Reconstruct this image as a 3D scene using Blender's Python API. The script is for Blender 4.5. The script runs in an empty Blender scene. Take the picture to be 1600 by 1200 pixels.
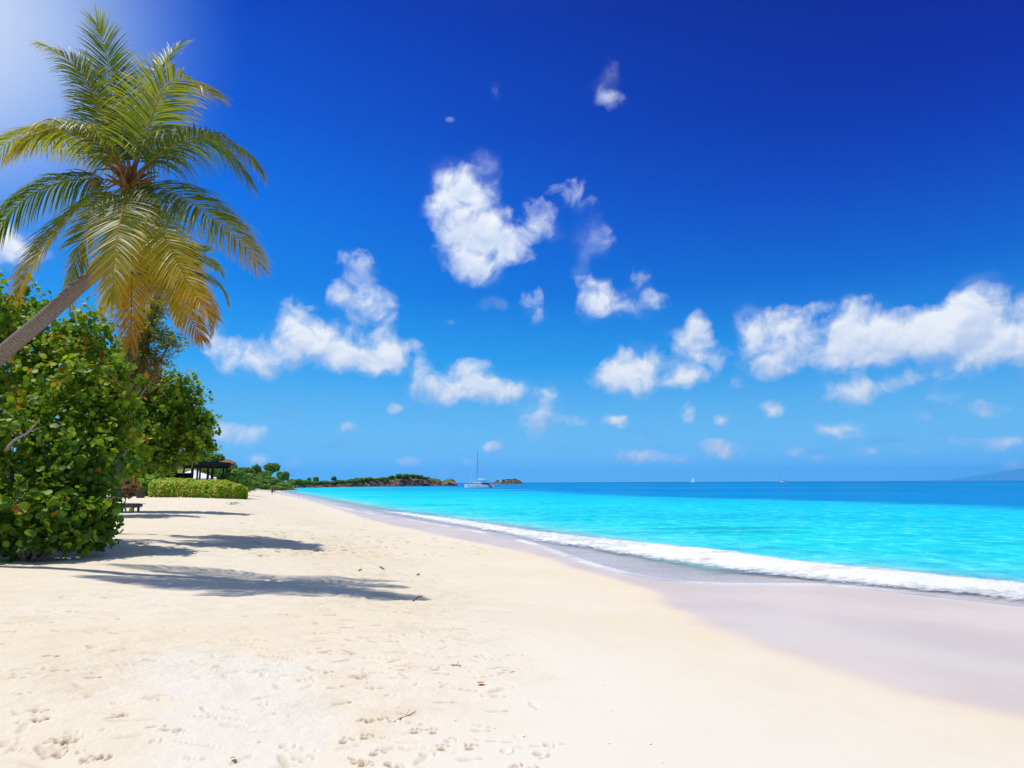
import bpy, math, random
import numpy as np
from mathutils import Vector, Matrix
R = math.radians
random.seed(7); rng = np.random.default_rng(7)
sc = bpy.context.scene
COL = sc.collection

# ------------------------------------------------------------------ camera
CAMZ = 2.8
F = 1000.0            # focal length in pixels of a 1600 px wide frame
PITCH = math.atan(153.5/F)
ROLL = -0.0043
cam = bpy.data.cameras.new("camera"); camo = bpy.data.objects.new("camera", cam); COL.objects.link(camo)
cam.sensor_width = 36; cam.lens = 36*F/1600; cam.clip_start = .05; cam.clip_end = 60000
MC = Matrix.Rotation(math.pi/2+PITCH, 4, 'X') @ Matrix.Rotation(ROLL, 4, 'Z')
camo.matrix_world = Matrix.Translation((0, 0, CAMZ)) @ MC
sc.camera = camo
MC3 = np.array(MC.to_3x3())
def ray(px, py):
    v = MC3 @ np.array([(px-800)/F, (600-py)/F, -1.0]); return v/v[1]      # scaled to depth 1
def at(px, py, Y):
    v = ray(px, py)*Y; return np.array([v[0], v[1], v[2]+CAMZ])
def plane(px, py, z=0.0):
    v = ray(px, py); t = (z-CAMZ)/v[2]; return np.array([v[0]*t, v[1]*t, z])

# ------------------------------------------------------------------ light
SUN_EL, SUN_AZ = R(67), R(2)          # sun to the left, a little in front of the camera
sd = Vector((-math.cos(SUN_EL)*math.cos(SUN_AZ), math.cos(SUN_EL)*math.sin(SUN_AZ), math.sin(SUN_EL)))
sl = bpy.data.lights.new("sun", 'SUN'); sl.energy = 4.2; sl.angle = R(.53); sl.color = (1, .95, .87)
so = bpy.data.objects.new("sun", sl); COL.objects.link(so)
so.rotation_euler = sd.to_track_quat('Z', 'Y').to_euler(); so.location = (-20, 10, 40)
sc.view_settings.view_transform = 'Standard'; sc.view_settings.look = 'None'
sc.view_settings.exposure = 0.02; sc.view_settings.gamma = 1
sc.cycles.max_bounces = 8; sc.cycles.transparent_max_bounces = 24
sc.cycles.sample_clamp_indirect = 4.0

class NT:
    def __init__(s, nt): s.nt = nt; s.N = nt.nodes; s.L = nt.links
    def n(s, typ, ins=None, **kw):
        d = s.N.new(typ)
        for k, v in kw.items(): setattr(d, k, v)
        for k, v in (ins or {}).items():
            if isinstance(v, bpy.types.NodeSocket): s.L.new(v, d.inputs[k])
            else: d.inputs[k].default_value = v
        return d
    def m(s, op, a, b=0.0, c=0.0, clamp=False):
        d = s.N.new('ShaderNodeMath'); d.operation = op; d.use_clamp = clamp
        for i, v in enumerate((a, b, c)):
            if isinstance(v, bpy.types.NodeSocket): s.L.new(v, d.inputs[i])
            else: d.inputs[i].default_value = v
        return d.outputs[0]
    def vm(s, op, a, b=(0, 0, 0), c=(0, 0, 0)):
        d = s.N.new('ShaderNodeVectorMath'); d.operation = op
        for i, v in enumerate((a, b, c)):
            if isinstance(v, bpy.types.NodeSocket): s.L.new(v, d.inputs[i])
            else: d.inputs[i].default_value = v
        return d.outputs['Value'] if op in ('LENGTH', 'DOT_PRODUCT') else d.outputs[0]
    def mr(s, v, a, b, c=0.0, d=1.0, smooth=True):
        o = s.N.new('ShaderNodeMapRange'); o.interpolation_type = 'SMOOTHSTEP' if smooth else 'LINEAR'
        for i, x in enumerate((v, a, b, c, d)):
            if isinstance(x, bpy.types.NodeSocket): s.L.new(x, o.inputs[i])
            else: o.inputs[i].default_value = x
        return o.outputs[0]
    def mix(s, f, a, b, blend='MIX'):
        o = s.N.new('ShaderNodeMix'); o.data_type = 'RGBA'; o.blend_type = blend; o.clamp_factor = True
        for i, x in ((0, f), (6, a), (7, b)):
            if isinstance(x, bpy.types.NodeSocket): s.L.new(x, o.inputs[i])
            else: o.inputs[i].default_value = (*x, 1) if isinstance(x, tuple) and len(x) == 3 else x
        return o.outputs[2]
    def ramp(s, f, stops, interp='LINEAR'):
        o = s.N.new('ShaderNodeValToRGB'); cr = o.color_ramp; cr.interpolation = interp
        while len(cr.elements) < len(stops): cr.elements.new(.5)
        for e, (p, c) in zip(cr.elements, stops): e.position = p; e.color = (*c, 1)
        s.L.new(f, o.inputs[0]); return o.outputs[0]
    def noise(s, vec, scale, detail=4, rough=.55, color=False, dist=0):
        o = s.N.new('ShaderNodeTexNoise'); s.L.new(vec, o.inputs['Vector'])
        o.inputs['Scale'].default_value = scale; o.inputs['Detail'].default_value = detail
        o.inputs['Roughness'].default_value = rough; o.inputs['Distortion'].default_value = dist
        return o.outputs[1 if color else 0]

# ------------------------------------------------------------------ sky with its clouds
W = bpy.data.worlds.new("World"); sc.world = W; W.use_nodes = True
t = NT(W.node_tree); t.N.clear()
sky = t.n('ShaderNodeTexSky', sky_type='NISHITA', sun_disc=False, sun_elevation=SUN_EL, sun_rotation=math.atan2(sd.x, sd.y),
          altitude=0, air_density=1.0, dust_density=.3, ozone_density=2.0)
DIR = t.n('ShaderNodeTexCoord').outputs['Generated']
sp = t.n('ShaderNodeSeparateXYZ', {0: DIR}).outputs
el = t.m('ARCSINE', sp[2]); az = t.m('ARCTAN2', sp[0], sp[1])
P0 = t.n('ShaderNodeCombineXYZ', {0: az, 1: el}).outputs[0]
SKYMUL = [(0.0, (1.0, 1.0, 1.0)), (1.0, (1.0, 1.0, 1.0))]
SKYSTOPS = [(0.0, (.27, .70, 1.10)), (.10, (.15, .55, 1.0)), (.20, (.02, .36, .92)), (.32, (.001, .20, .80)), (.45, (.0, .125, .74)),
            (.58, (.0, .066, .60)), (.75, (.0, .030, .45)), (1.0, (.0, .012, .32))]
elr = t.mr(el, 0.0, R(52), smooth=False)
grad = t.ramp(elr, SKYSTOPS)
ae = t.mr(elr, .05, .6)
azf = t.m('ADD', 1.0, t.m('MULTIPLY', ae, t.mr(az, R(-45), R(45), .38, -.80)))
grad = t.vm('MULTIPLY', grad, t.n('ShaderNodeCombineXYZ', {0: azf, 1: azf, 2: t.m('ADD', 1.0, t.m('MULTIPLY', ae, t.mr(az, R(-45), R(45), .14, -.42)))}).outputs[0])
lum = t.n('ShaderNodeRGBToBW', {0: sky.outputs[0]}).outputs[0]
BG = 0.1
# physical sky keeps the brightness pattern; the gradient gives the deep polarised blue of the picture
skyc = t.mix(.985, sky.outputs[0], t.vm('SCALE', grad, ) if False else t.vm('MULTIPLY', grad, (1/BG, 1/BG, 1/BG)))
g = ray(-150, -20); g = g/np.linalg.norm(g)
gd = t.vm('DOT_PRODUCT', DIR, tuple(g))
g0 = t.mr(gd, math.cos(R(19.5)), 1.0, smooth=False); gl = t.m('POWER', g0, 4.0); go = t.m('MULTIPLY', t.m('POWER', g0, 1.6), .7)
skyc = t.mix(go, skyc, (1.6, 4.0, 8.6))
skyc = t.mix(t.m('MULTIPLY', gl, .85, clamp=True), skyc, (7.6, 8.4, 9.6))
# overhead and behind the camera: unseen sky brightened with added cloud to fill shadows
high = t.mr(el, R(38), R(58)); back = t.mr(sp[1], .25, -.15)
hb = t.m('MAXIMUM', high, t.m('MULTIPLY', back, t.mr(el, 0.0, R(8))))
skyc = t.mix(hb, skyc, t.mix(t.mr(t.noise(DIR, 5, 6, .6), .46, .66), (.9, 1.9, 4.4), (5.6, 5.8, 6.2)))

CL = [(820,400,30,20,.4),(962,100,14,24,.22),(905,315,26,34,.34),(940,350,22,40,.30),(1005,470,40,30,.35),(620,560,30,20,.4),(775,150,10,30,.28),(330,520,40,26,.45),(1060,600,50,14,.3),(1400,600,80,18,.4),(1230,580,60,16,.4),(1480,580,70,20,.4),(1540,640,40,12,.35),
   # x, y, rx, ry, weight  -- cumulus puffs by their direction
 (725,280,48,42,1),(722,330,50,50,1),(750,378,62,40,1),(745,420,42,26,.95),(690,300,24,32,.6),(765,352,34,30,.8),(800,378,34,22,.7),(845,350,28,40,.75),(885,292,30,18,.42),(915,375,42,28,.42),
 (555,420,36,36,.85),(575,480,42,36,.85),(530,465,20,20,.6),(460,492,32,30,.95),(485,540,85,34,1),(570,562,58,24,1),(400,562,46,26,.9),(335,548,34,22,.6),(598,545,30,28,.9),
 (740,590,38,34,1),(690,612,48,24,1),(785,612,52,20,.95),(662,585,16,28,.9),(842,655,34,24,1.35),(850,622,24,22,.8),
 (838,475,26,28,.75),(905,425,20,26,.62),(930,472,44,28,.8),(772,475,24,14,.55),(1022,465,18,14,.6),(1000,435,25,18,.42),
 (985,575,40,36,1),(958,592,34,22,.9),(1008,600,20,24,.9),(1095,508,20,22,.8),(1085,552,44,36,.85),(1075,588,30,18,.9),
 (1188,522,38,38,1),(1238,515,38,36,1),(1210,562,74,24,1),(1345,512,62,46,1.2),(1330,558,60,26,1),(1420,530,76,36,1),(1490,512,60,48,1.2),(1532,472,44,46,1.3),
 (1560,532,62,36,1),(1640,520,70,60,1),(1275,478,12,12,.5),(945,128,22,42,.36),(958,158,24,16,.26),(655,540,20,14,.65),(700,505,18,14,.4),(705,185,14,10,.4),
 (545,665,14,11,.6),(955,656,18,10,.72),(1075,645,14,14,.6),(1205,640,17,15,.55),(1150,600,18,10,.35),(1345,612,62,22,.62),(1310,670,42,13,.62),(1440,655,18,13,.45),
 (990,712,30,11,.95),(1052,716,30,8,.7),(1130,705,38,14,.98),(1245,707,22,11,.75),(1360,707,30,9,.5),(1560,690,35,12,.72),(1590,727,22,9,.75),
 (15,388,52,34,1.1),(-60,360,80,50,1),(372,682,40,22,.55),(405,718,15,8,.8),(455,725,13,9,.6),(725,720,16,7,.45),(695,735,14,8,.5),(640,722,20,8,.4),(768,700,18,8,.4),
 (1130,655,14,8,.45),(1480,620,40,14,.42),(1500,690,26,9,.4),(900,655,20,10,.35),(610,640,20,9,.35),(1290,718,20,6,.4),(1425,712,24,8,.45)]
def build_density(P, D):
    warp = t.noise(D, 15, 4, .55, True)
    Pw = t.vm('ADD', P, t.vm('MULTIPLY', t.vm('SUBTRACT', warp, (.5, .5, .5)), (.038, .032, 0)))
    acc = None; acc2 = None
    for x, y, rx, ry, w in CL:
        if y > 625: w = min(1.15, w*1.45); rx *= 1.1; ry *= 1.1
        d = ray(x, y); a = math.atan2(d[0], d[1]); e = math.atan2(d[2], math.hypot(d[0], d[1]))
        d2 = ray(x+rx, y); a2 = math.atan2(d2[0], d2[1])
        d3 = ray(x, y-ry); e3 = math.atan2(d3[2], math.hypot(d3[0], d3[1]))
        sx, sy = 1/max(1e-4, abs(a2-a))/1.62, 1/max(1e-4, abs(e3-e))/1.62
        l = t.vm('LENGTH', t.vm('MULTIPLY_ADD', Pw, (sx, sy, 0), (-a*sx, -e*sy, 0)))
        v = t.mr(l, 1.0, 0.0, 0.0, w)
        ve = t.m('MULTIPLY', v, e)
        acc = v if acc is None else t.m('ADD', acc, v); acc2 = ve if acc2 is None else t.m('ADD', acc2, ve)
    dy = t.m('SUBTRACT', t.n('ShaderNodeSeparateXYZ', {0: Pw}).outputs[1], t.m('DIVIDE', acc2, t.m('MAXIMUM', acc, .001)))
    return t.m('MINIMUM', acc, 1.35), dy
fld, dyc = build_density(P0, DIR)
n1 = t.noise(DIR, 24, 9, .57, dist=.35)
sun2 = Vector((-.35, .15, 1)).normalized()*.0085
n2 = t.noise(t.vm('ADD', DIR, tuple(sun2)), 24, 5, .52, dist=.45)
lo1 = t.noise(DIR, 13, 3, .5); lo2 = t.noise(t.vm('ADD', DIR, tuple(sun2*2.2)), 13, 3, .5)
nb = t.noise(DIR, 7, 2, .5)
n3 = t.noise(DIR, 10, 3, .5)
dens = t.m('ADD', fld, t.m('ADD', t.m('MULTIPLY', t.m('SUBTRACT', n1, .5), 2.3), t.m('MULTIPLY', t.m('SUBTRACT', n3, .5), 1.6)))
cov = t.m('MULTIPLY', t.mr(dens, .26, 1.08, smooth=False), t.mr(fld, .02, .35))
cov = t.m('MULTIPLY', t.m('POWER', cov, .95), .96)
relief = t.m('ADD', .52, t.m('ADD', t.m('MULTIPLY', t.m('SUBTRACT', n1, n2), 2.6), t.m('MULTIPLY', t.m('SUBTRACT', lo1, lo2), 3.2)), clamp=True)
thick = t.mr(dens, .3, 1.5)
shade = t.m('ADD', t.m('MULTIPLY', dyc, 13.0), t.m('ADD', t.m('MULTIPLY', relief, .60), t.m('MULTIPLY', thick, .38)), clamp=True)
veil = t.m('MULTIPLY', t.mr(t.m('ADD', fld, t.m('MULTIPLY', t.m('SUBTRACT', lo1, .5), 2.2)), .10, .95), t.m('MULTIPLY', t.mr(fld, .0, .4), .34))
veil = t.m('MULTIPLY', veil, t.mr(n1, .38, .62, .35, 1.0))
cov = t.m('MAXIMUM', cov, veil)
cc = t.mix(shade, (4.8, 6.1, 8.9), (9.6, 9.8, 10.1))
# thin grey-blue streaks low over the sea
st = t.noise(t.vm('MULTIPLY', P0, (16, 60, 0)), 1.0, 5, .6)
stm = t.m('MULTIPLY', t.mr(st, .54, .70, 0, .42), t.m('MULTIPLY', t.mr(el, R(1.2), R(3)), t.mr(el, R(9), R(4))))
skyc = t.mix(stm, skyc, (1.9, 4.2, 8.0))
skyc = t.mix(cov, skyc, cc)
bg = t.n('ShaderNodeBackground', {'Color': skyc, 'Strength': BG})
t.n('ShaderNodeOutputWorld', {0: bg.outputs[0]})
W.cycles.sampling_method = 'MANUAL'; W.cycles.sample_map_resolution = 512

# ------------------------------------------------------------------ helpers
def tag(o, label=None, cat=None, group=None, kind=None):
    for k, v in (('label', label), ('category', cat), ('group', group), ('kind', kind)):
        if v: o[k] = v
    return o
def empty(name, loc, rz=0):
    o = bpy.data.objects.new(name, None); COL.objects.link(o); o.location = loc; o.rotation_euler.z = rz; return o
class MB:
    """collects geometry for one mesh"""
    def __init__(s): s.v = []; s.f = []; s.a = []; s.n = 0
    def add(s, v, f, a=0.0):
        v = np.asarray(v, float).reshape(-1, 3)
        s.v.append(v); s.f += [tuple(int(i)+s.n for i in q) for q in f]; s.n += len(v)
        s.a.append(np.full(len(v), a) if np.isscalar(a) else np.asarray(a, float)); return s
    def box(s, c, sz, rz=0, a=0.0, rx=0, ry=0, top=1.0):
        x, y, z = (q/2 for q in sz)
        v = np.array([(-x,-y,-z),(x,-y,-z),(x,y,-z),(-x,y,-z),(-x*top,-y*top,z),(x*top,-y*top,z),(x*top,y*top,z),(-x*top,y*top,z)])
        m = np.array(Matrix.Rotation(rz, 3, 'Z') @ Matrix.Rotation(ry, 3, 'Y') @ Matrix.Rotation(rx, 3, 'X'))
        return s.add(v@m.T+np.array(c), [(0,3,2,1),(4,5,6,7),(0,1,5,4),(1,2,6,5),(2,3,7,6),(3,0,4,7)], a)
    def tube(s, pts, rad, n=8, a=0.0, cap=True, flat=1.0):
        pts = np.asarray(pts, float); k = len(pts)
        rad = np.full(k, rad) if np.isscalar(rad) else np.asarray(rad, float)
        tg = np.gradient(pts, axis=0); tg /= np.linalg.norm(tg, axis=1)[:, None]+1e-9
        ref = np.array([0, 0, 1.]) if abs(tg[:, 2]).mean() < .8 else np.array([0, 1., 0])
        sd_ = np.cross(tg, ref); sd_ /= np.linalg.norm(sd_, axis=1)[:, None]+1e-9
        up = np.cross(sd_, tg); th = np.arange(n)*2*math.pi/n
        v = (pts[:, None]+rad[:, None, None]*(np.cos(th)[None, :, None]*sd_[:, None]+flat*np.sin(th)[None, :, None]*up[:, None])).reshape(-1, 3)
        f = [(i*n+j, i*n+(j+1) % n, (i+1)*n+(j+1) % n, (i+1)*n+j) for i in range(k-1) for j in range(n)]
        if cap: f += [tuple(range(n))[::-1], tuple((k-1)*n+j for j in range(n))]
        return s.add(v, f, np.repeat(a, n) if not np.isscalar(a) else a)
    def build(s, name, mat, parent=None, smooth=False, attr='tint'):
        return mesh(name, np.concatenate(s.v), s.f, mat, parent, {attr: np.concatenate(s.a)}, smooth)
def mesh(name, v, f, mat, parent=None, attrs=None, smooth=False):
    me = bpy.data.meshes.new(name); v = np.asarray(v, np.float32)
    if isinstance(f, np.ndarray):
        nf, k = f.shape
        me.vertices.add(len(v)); me.vertices.foreach_set('co', v.ravel())
        me.loops.add(nf*k); me.polygons.add(nf)
        me.loops.foreach_set('vertex_index', f.astype(np.int32).ravel())
        me.polygons.foreach_set('loop_start', np.arange(0, nf*k, k, dtype=np.int32))
        me.update(calc_edges=True)
    else: me.from_pydata(v.tolist(), [], f)
    for k_, a in (attrs or {}).items():
        at_ = me.attributes.new(k_, 'FLOAT', 'POINT'); at_.data.foreach_set('value', np.asarray(a, np.float32))
    if smooth: me.polygons.foreach_set('use_smooth', np.ones(len(me.polygons), bool))
    me.materials.append(mat)
    o = bpy.data.objects.new(name, me); COL.objects.link(o)
    if parent: o.parent = parent
    return o
def local(o_parent_loc, v): return np.asarray(v)-np.asarray(o_parent_loc)
def vnoise(x, y, sc_, seed=0, oct_=3):
    out = np.zeros_like(x, float); amp = 1; tot = 0
    for o in range(oct_):
        r_ = np.random.default_rng(seed+o*17); T = r_.random((256, 256))
        u = x*sc_*2**o+31.7*o; w = y*sc_*2**o+11.3*o
        iu = np.floor(u).astype(int); iw = np.floor(w).astype(int); fu = u-iu; fw = w-iw
        fu = fu*fu*(3-2*fu); fw = fw*fw*(3-2*fw)
        g_ = lambda a, b: T[a & 255, b & 255]
        out += amp*((g_(iu, iw)*(1-fu)+g_(iu+1, iw)*fu)*(1-fw)+(g_(iu, iw+1)*(1-fu)+g_(iu+1, iw+1)*fu)*fw)
        tot += amp; amp *= .5
    return out/tot-.5
def sstep(x, a, b):
    u = np.clip((x-a)/(b-a), 0, 1); return u*u*(3-2*u)
def seg_dist(X, Y, P):
    best = np.full(X.shape, 1e18)
    for (ax, ay), (bx, by) in zip(P[:-1], P[1:]):
        dx, dy = bx-ax, by-ay; L2 = dx*dx+dy*dy+1e-12
        u = np.clip(((X-ax)*dx+(Y-ay)*dy)/L2, 0, 1)
        best = np.minimum(best, (X-ax-u*dx)**2+(Y-ay-u*dy)**2)
    return np.sqrt(best)
def inside(X, Y, P):
    c = np.zeros(X.shape, bool)
    for (ax, ay), (bx, by) in zip(P, P[1:]+P[:1]):
        if ay == by: continue
        c ^= ((ay > Y) != (by > Y)) & (X < (bx-ax)*(Y-ay)/(by-ay)+ax)
    return c
def smooth_poly(P, it=2):
    for _ in range(it):
        Q = [P[0]]
        for a, b in zip(P[:-1], P[1:]):
            Q += [(.75*a[0]+.25*b[0], .75*a[1]+.25*b[1]), (.25*a[0]+.75*b[0], .25*a[1]+.75*b[1])]
        P = Q+[P[-1]]
    return P

# ------------------------------------------------------------------ shoreline (world metres)
def gp(lst, z=0.0): return [tuple(plane(x, y, z)[:2]) for x, y in lst]
near = [(90, -1500), (45, -120), (27, -25), (22, -8), (18.5, 2), (15.5, 8.5)]
shore_px = [(1600,946),(1500,935),(1400,924),(1300,913),(1200,912),(1110,912),(1030,905),(960,891),(900,872),(840,850),(780,836),(700,822),
            (640,812),(580,802),(530,792),(500,784),(480,779.5),(462,775),(448,771),(437,767.8),(435,765.6),(440,764),(452,762.8)]
far = [(-137, 392), (-120, 430), (-72, 575), (-66, 640), (-60, 760), (-300, 1000), (-4000, 1800)]
SHORE = near+smooth_poly(gp(shore_px), 2)+far
LANDP = SHORE+[(-30000, 3000), (-30000, -3000), (90, -3000)]
wet_px = [(1600,1122,.35),(1500,1101,.35),(1400,1080,.36),(1300,1050,.36),(1220,1020,.36),(1140,990,.38),(1070,955,.4),(1030,928,.4),(985,910,.38),(900,888,.36),(860,873,.34),
          (800,858,.3),(740,846,.28),(690,836,.26),(640,826,.24),(590,815,.2),(560,806,.16),(530,796,.1),(500,787,.06),(470,779,.06),(440,773,.06),(415,767.5,.05)]
kd = np.array([0, 5, 7.5, 10, 12.5, 16, 25, 50, 100, 400]); kz = np.array([0, .24, .48, .82, 1.05, 1.18, 1.30, 1.55, 1.9, 2.1])
dd = np.linspace(0, 400, 4001); zz = np.interp(dd, kd, kz); ker = np.ones(31)/31
zz = np.convolve(np.pad(zz, 15, mode='edge'), ker, 'valid'); zz[0] = 0
zz[:20] = np.linspace(0, zz[20], 20)
def sdist(X, Y):
    d = seg_dist(X, Y, SHORE); return np.where(inside(X, Y, LANDP), d, -d)
def Hd(d):
    return np.where(d >= 0, np.interp(d, dd, zz), np.maximum(d*.045, -4.0))
def H(X, Y):
    X = np.atleast_1d(np.asarray(X, float)); Y = np.atleast_1d(np.asarray(Y, float))
    d = sdist(X, Y); z = Hd(d)
    return z+vnoise(X, Y, .16, 3, 2)*.22*sstep(d, 6, 18)
def hit(px, py, lift=0.0):
    z = 1.2
    for _ in range(9):
        p = plane(px, py, z); z = .25*z+.75*(H(p[0], p[1])[0]+lift)
    p = plane(px, py, z); return np.array([p[0], p[1], H(p[0], p[1])[0]])
WETL = smooth_poly([(15, -60), (11, -12), (9, -2), (7.2, 3.5)]+[tuple(hit(x, y)[:2]) for x, y, z in wet_px], 2)
WETP = WETL+[(-140, 300), (3000, 3000), (3000, -60)]
def onsand(x, y): return float(H(x, y)[0])

# ------------------------------------------------------------------ materials
def new_mat(name):
    m = bpy.data.materials.new(name); m.use_nodes = True; nt = NT(m.node_tree); nt.N.clear()
    out = nt.n('ShaderNodeOutputMaterial'); return m, nt, out
def pbr(name, col, rough=.6, spec=.4, nscale=0, namp=.2, bump=0, metal=0, col2=None):
    m, nt, out = new_mat(name)
    b = nt.n('ShaderNodeBsdfPrincipled', {'Base Color': (*col, 1), 'Roughness': rough, 'Specular IOR Level': spec, 'Metallic': metal})
    if nscale:
        co = nt.n('ShaderNodeTexCoord').outputs['Object']; nz = nt.noise(co, nscale, 6, .6)
        c2 = col2 or tuple(c*(1-namp) for c in col)
        nt.L.new(nt.mix(nt.mr(nz, .35, .65), tuple(col), tuple(c2)), b.inputs['Base Color'])
        if bump:
            bp = nt.n('ShaderNodeBump', {'Height': nz, 'Strength': bump, 'Distance': .3/nscale}); nt.L.new(bp.outputs[0], b.inputs['Normal'])
    nt.L.new(b.outputs[0], out.inputs[0]); return m
def leafmat(name, stops, trans=.38, rough=.42, spec=.45, tmul=(1.5, 1.55, .7)):
    m, nt, out = new_mat(name)
    a = nt.n('ShaderNodeAttribute', attribute_name='tint').outputs['Fac']
    co = nt.n('ShaderNodeTexCoord').outputs['Object']
    a = nt.m('ADD', a, nt.m('MULTIPLY', nt.m('SUBTRACT', nt.noise(co, 9, 3), .5), .12))
    c = nt.ramp(a, stops)
    b = nt.n('ShaderNodeBsdfPrincipled', {'Base Color': c, 'Roughness': rough, 'Specular IOR Level': spec})
    tr = nt.n('ShaderNodeBsdfTranslucent', {'Color': nt.vm('MULTIPLY', c, tmul)})
    mx = nt.n('ShaderNodeMixShader', {0: trans, 1: b.outputs[0], 2: tr.outputs[0]})
    nt.L.new(mx.outputs[0], out.inputs[0]); return m
GRAPE = leafmat('sea_grape_leaf', [(0, (.03, .10, .014)), (.35, (.12, .23, .012)), (.62, (.29, .38, .015)), (.82, (.38, .42, .025)), (.92, (.45, .22, .02)), (1, (.42, .08, .015))], .38, .5, .3, (1.4, 1.5, .6))
PALM = leafmat('palm_leaf', [(0, (.045, .085, .015)), (.3, (.10, .15, .022)), (.5, (.21, .23, .02)), (.68, (.40, .29, .018)), (.84, (.42, .21, .012)), (1, (.27, .14, .03))], .48, .46, .35, (1.95, 1.9, .6))
HILLG = leafmat('hill_leaf', [(0, (.08, .19, .03)), (.5, (.21, .35, .055)), (1, (.38, .44, .08))], .35, .6, .15)
HEDGEG = leafmat('hedge_leaf', [(0, (.09, .22, .012)), (.35, (.24, .46, .02)), (.7, (.48, .52, .045)), (1, (.50, .36, .07))], .35, .5, .3)
DRYG = leafmat('dry_leaf', [(0, (.10, .07, .05)), (.5, (.28, .14, .05)), (1, (.42, .24, .06))], .2, .7, .2)
FEATH = leafmat('feathery_leaf', [(0, (.06, .12, .02)), (.5, (.20, .25, .03)), (.8, (.40, .38, .05)), (1, (.30, .14, .05))], .4, .6, .2)
BARK = pbr('grey_bark', (.30, .25, .20), .85, .2, 14, .5, .6)
TWIGM = pbr('pale_branch', (.36, .31, .26), .85, .2, 20, .4, .4)
DARKW = pbr('dark_wood', (.035, .028, .025), .8, .2, 6, .5, .2)
REDW = pbr('weathered_red_wood', (.30, .15, .11), .75, .25, 9, .5, .3)
STEM = pbr('palm_stem', (.40, .36, .09), .5, .4, 5, .3)
BOOT = pbr('old_palm_boot', (.28, .14, .06), .8, .2, 12, .5, .4)
NUT = pbr('coconut_husk', (.26, .16, .05), .6, .3, 8, .4, .2)
WHITE = pbr('white_gelcoat', (.93, .93, .92), .25, .5)
CANVAS = pbr('white_canvas', (.80, .79, .78), .8, .2)
NAVY = pbr('dark_canvas', (.03, .05, .07), .7, .2)
GLASSD = pbr('dark_window', (.015, .02, .03), .12, .6)
ALU = pbr('grey_aluminium', (.35, .36, .38), .4, .5)
ROCK = pbr('brown_rock', (.23, .155, .115), .9, .2, .9, .6, .5, col2=(.075, .055, .045))
ROCKB = pbr('pale_brown_rock', (.30, .20, .15), .9, .2, .6, .6, .5, col2=(.10, .07, .055))
TILE = pbr('terracotta_roof', (.28, .13, .08), .8, .2, 3, .3)
PLAST = pbr('cream_wall', (.55, .48, .38), .8, .2)
SKIN = pbr('tanned_skin', (.17, .09, .06), .55, .3)
HAIR = pbr('dark_hair', (.02, .015, .012), .6, .3)
SHORT1 = pbr('dark_shorts', (.03, .04, .08), .8, .2)
SHORT2 = pbr('red_shorts', (.20, .04, .04), .8, .2)
BIN = pbr('brown_bin', (.10, .075, .07), .6, .3, 8, .3)
SHELL = pbr('white_shell', (.85, .83, .78), .4, .4)
LEAFO = pbr('orange_leaf', (.62, .30, .08), .6, .3)
LEAFY = pbr('yellow_leaf', (.45, .48, .05), .5, .3)
MTN = pbr('far_mountain', (.06, .09, .07), .9, .1, .0015, .3)

def trunk_mat():
    m, nt, out = new_mat('palm_trunk')
    a = nt.n('ShaderNodeAttribute', attribute_name='tint').outputs['Fac']
    co = nt.n('ShaderNodeTexCoord').outputs['Object']
    nz = nt.noise(co, 5, 5, .6)
    ph = nt.m('ADD', nt.m('MULTIPLY', a, 130.0), nt.m('MULTIPLY', nz, 1.6))
    ring = nt.mr(nt.m('ABSOLUTE', nt.m('SUBTRACT', nt.m('FRACT', ph), .5)), .34, .5)
    fine = nt.noise(nt.vm('MULTIPLY', co, (1, 1, 1)), 38, 4, .65)
    c = nt.mix(nt.mr(fine, .35, .68), (.17, .13, .105), (.29, .24, .205))
    c = nt.mix(nt.m('MULTIPLY', ring, .5), c, (.10, .075, .065))
    h = nt.m('SUBTRACT', nt.m('MULTIPLY', fine, .35), ring)
    bp = nt.n('ShaderNodeBump', {'Height': h, 'Strength': .5, 'Distance': .012})
    b = nt.n('ShaderNodeBsdfPrincipled', {'Base Color': c, 'Roughness': .88, 'Normal': bp.outputs[0], 'Specular IOR Level': .2})
    nt.L.new(b.outputs[0], out.inputs[0]); return m
TRUNK = trunk_mat()

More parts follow.
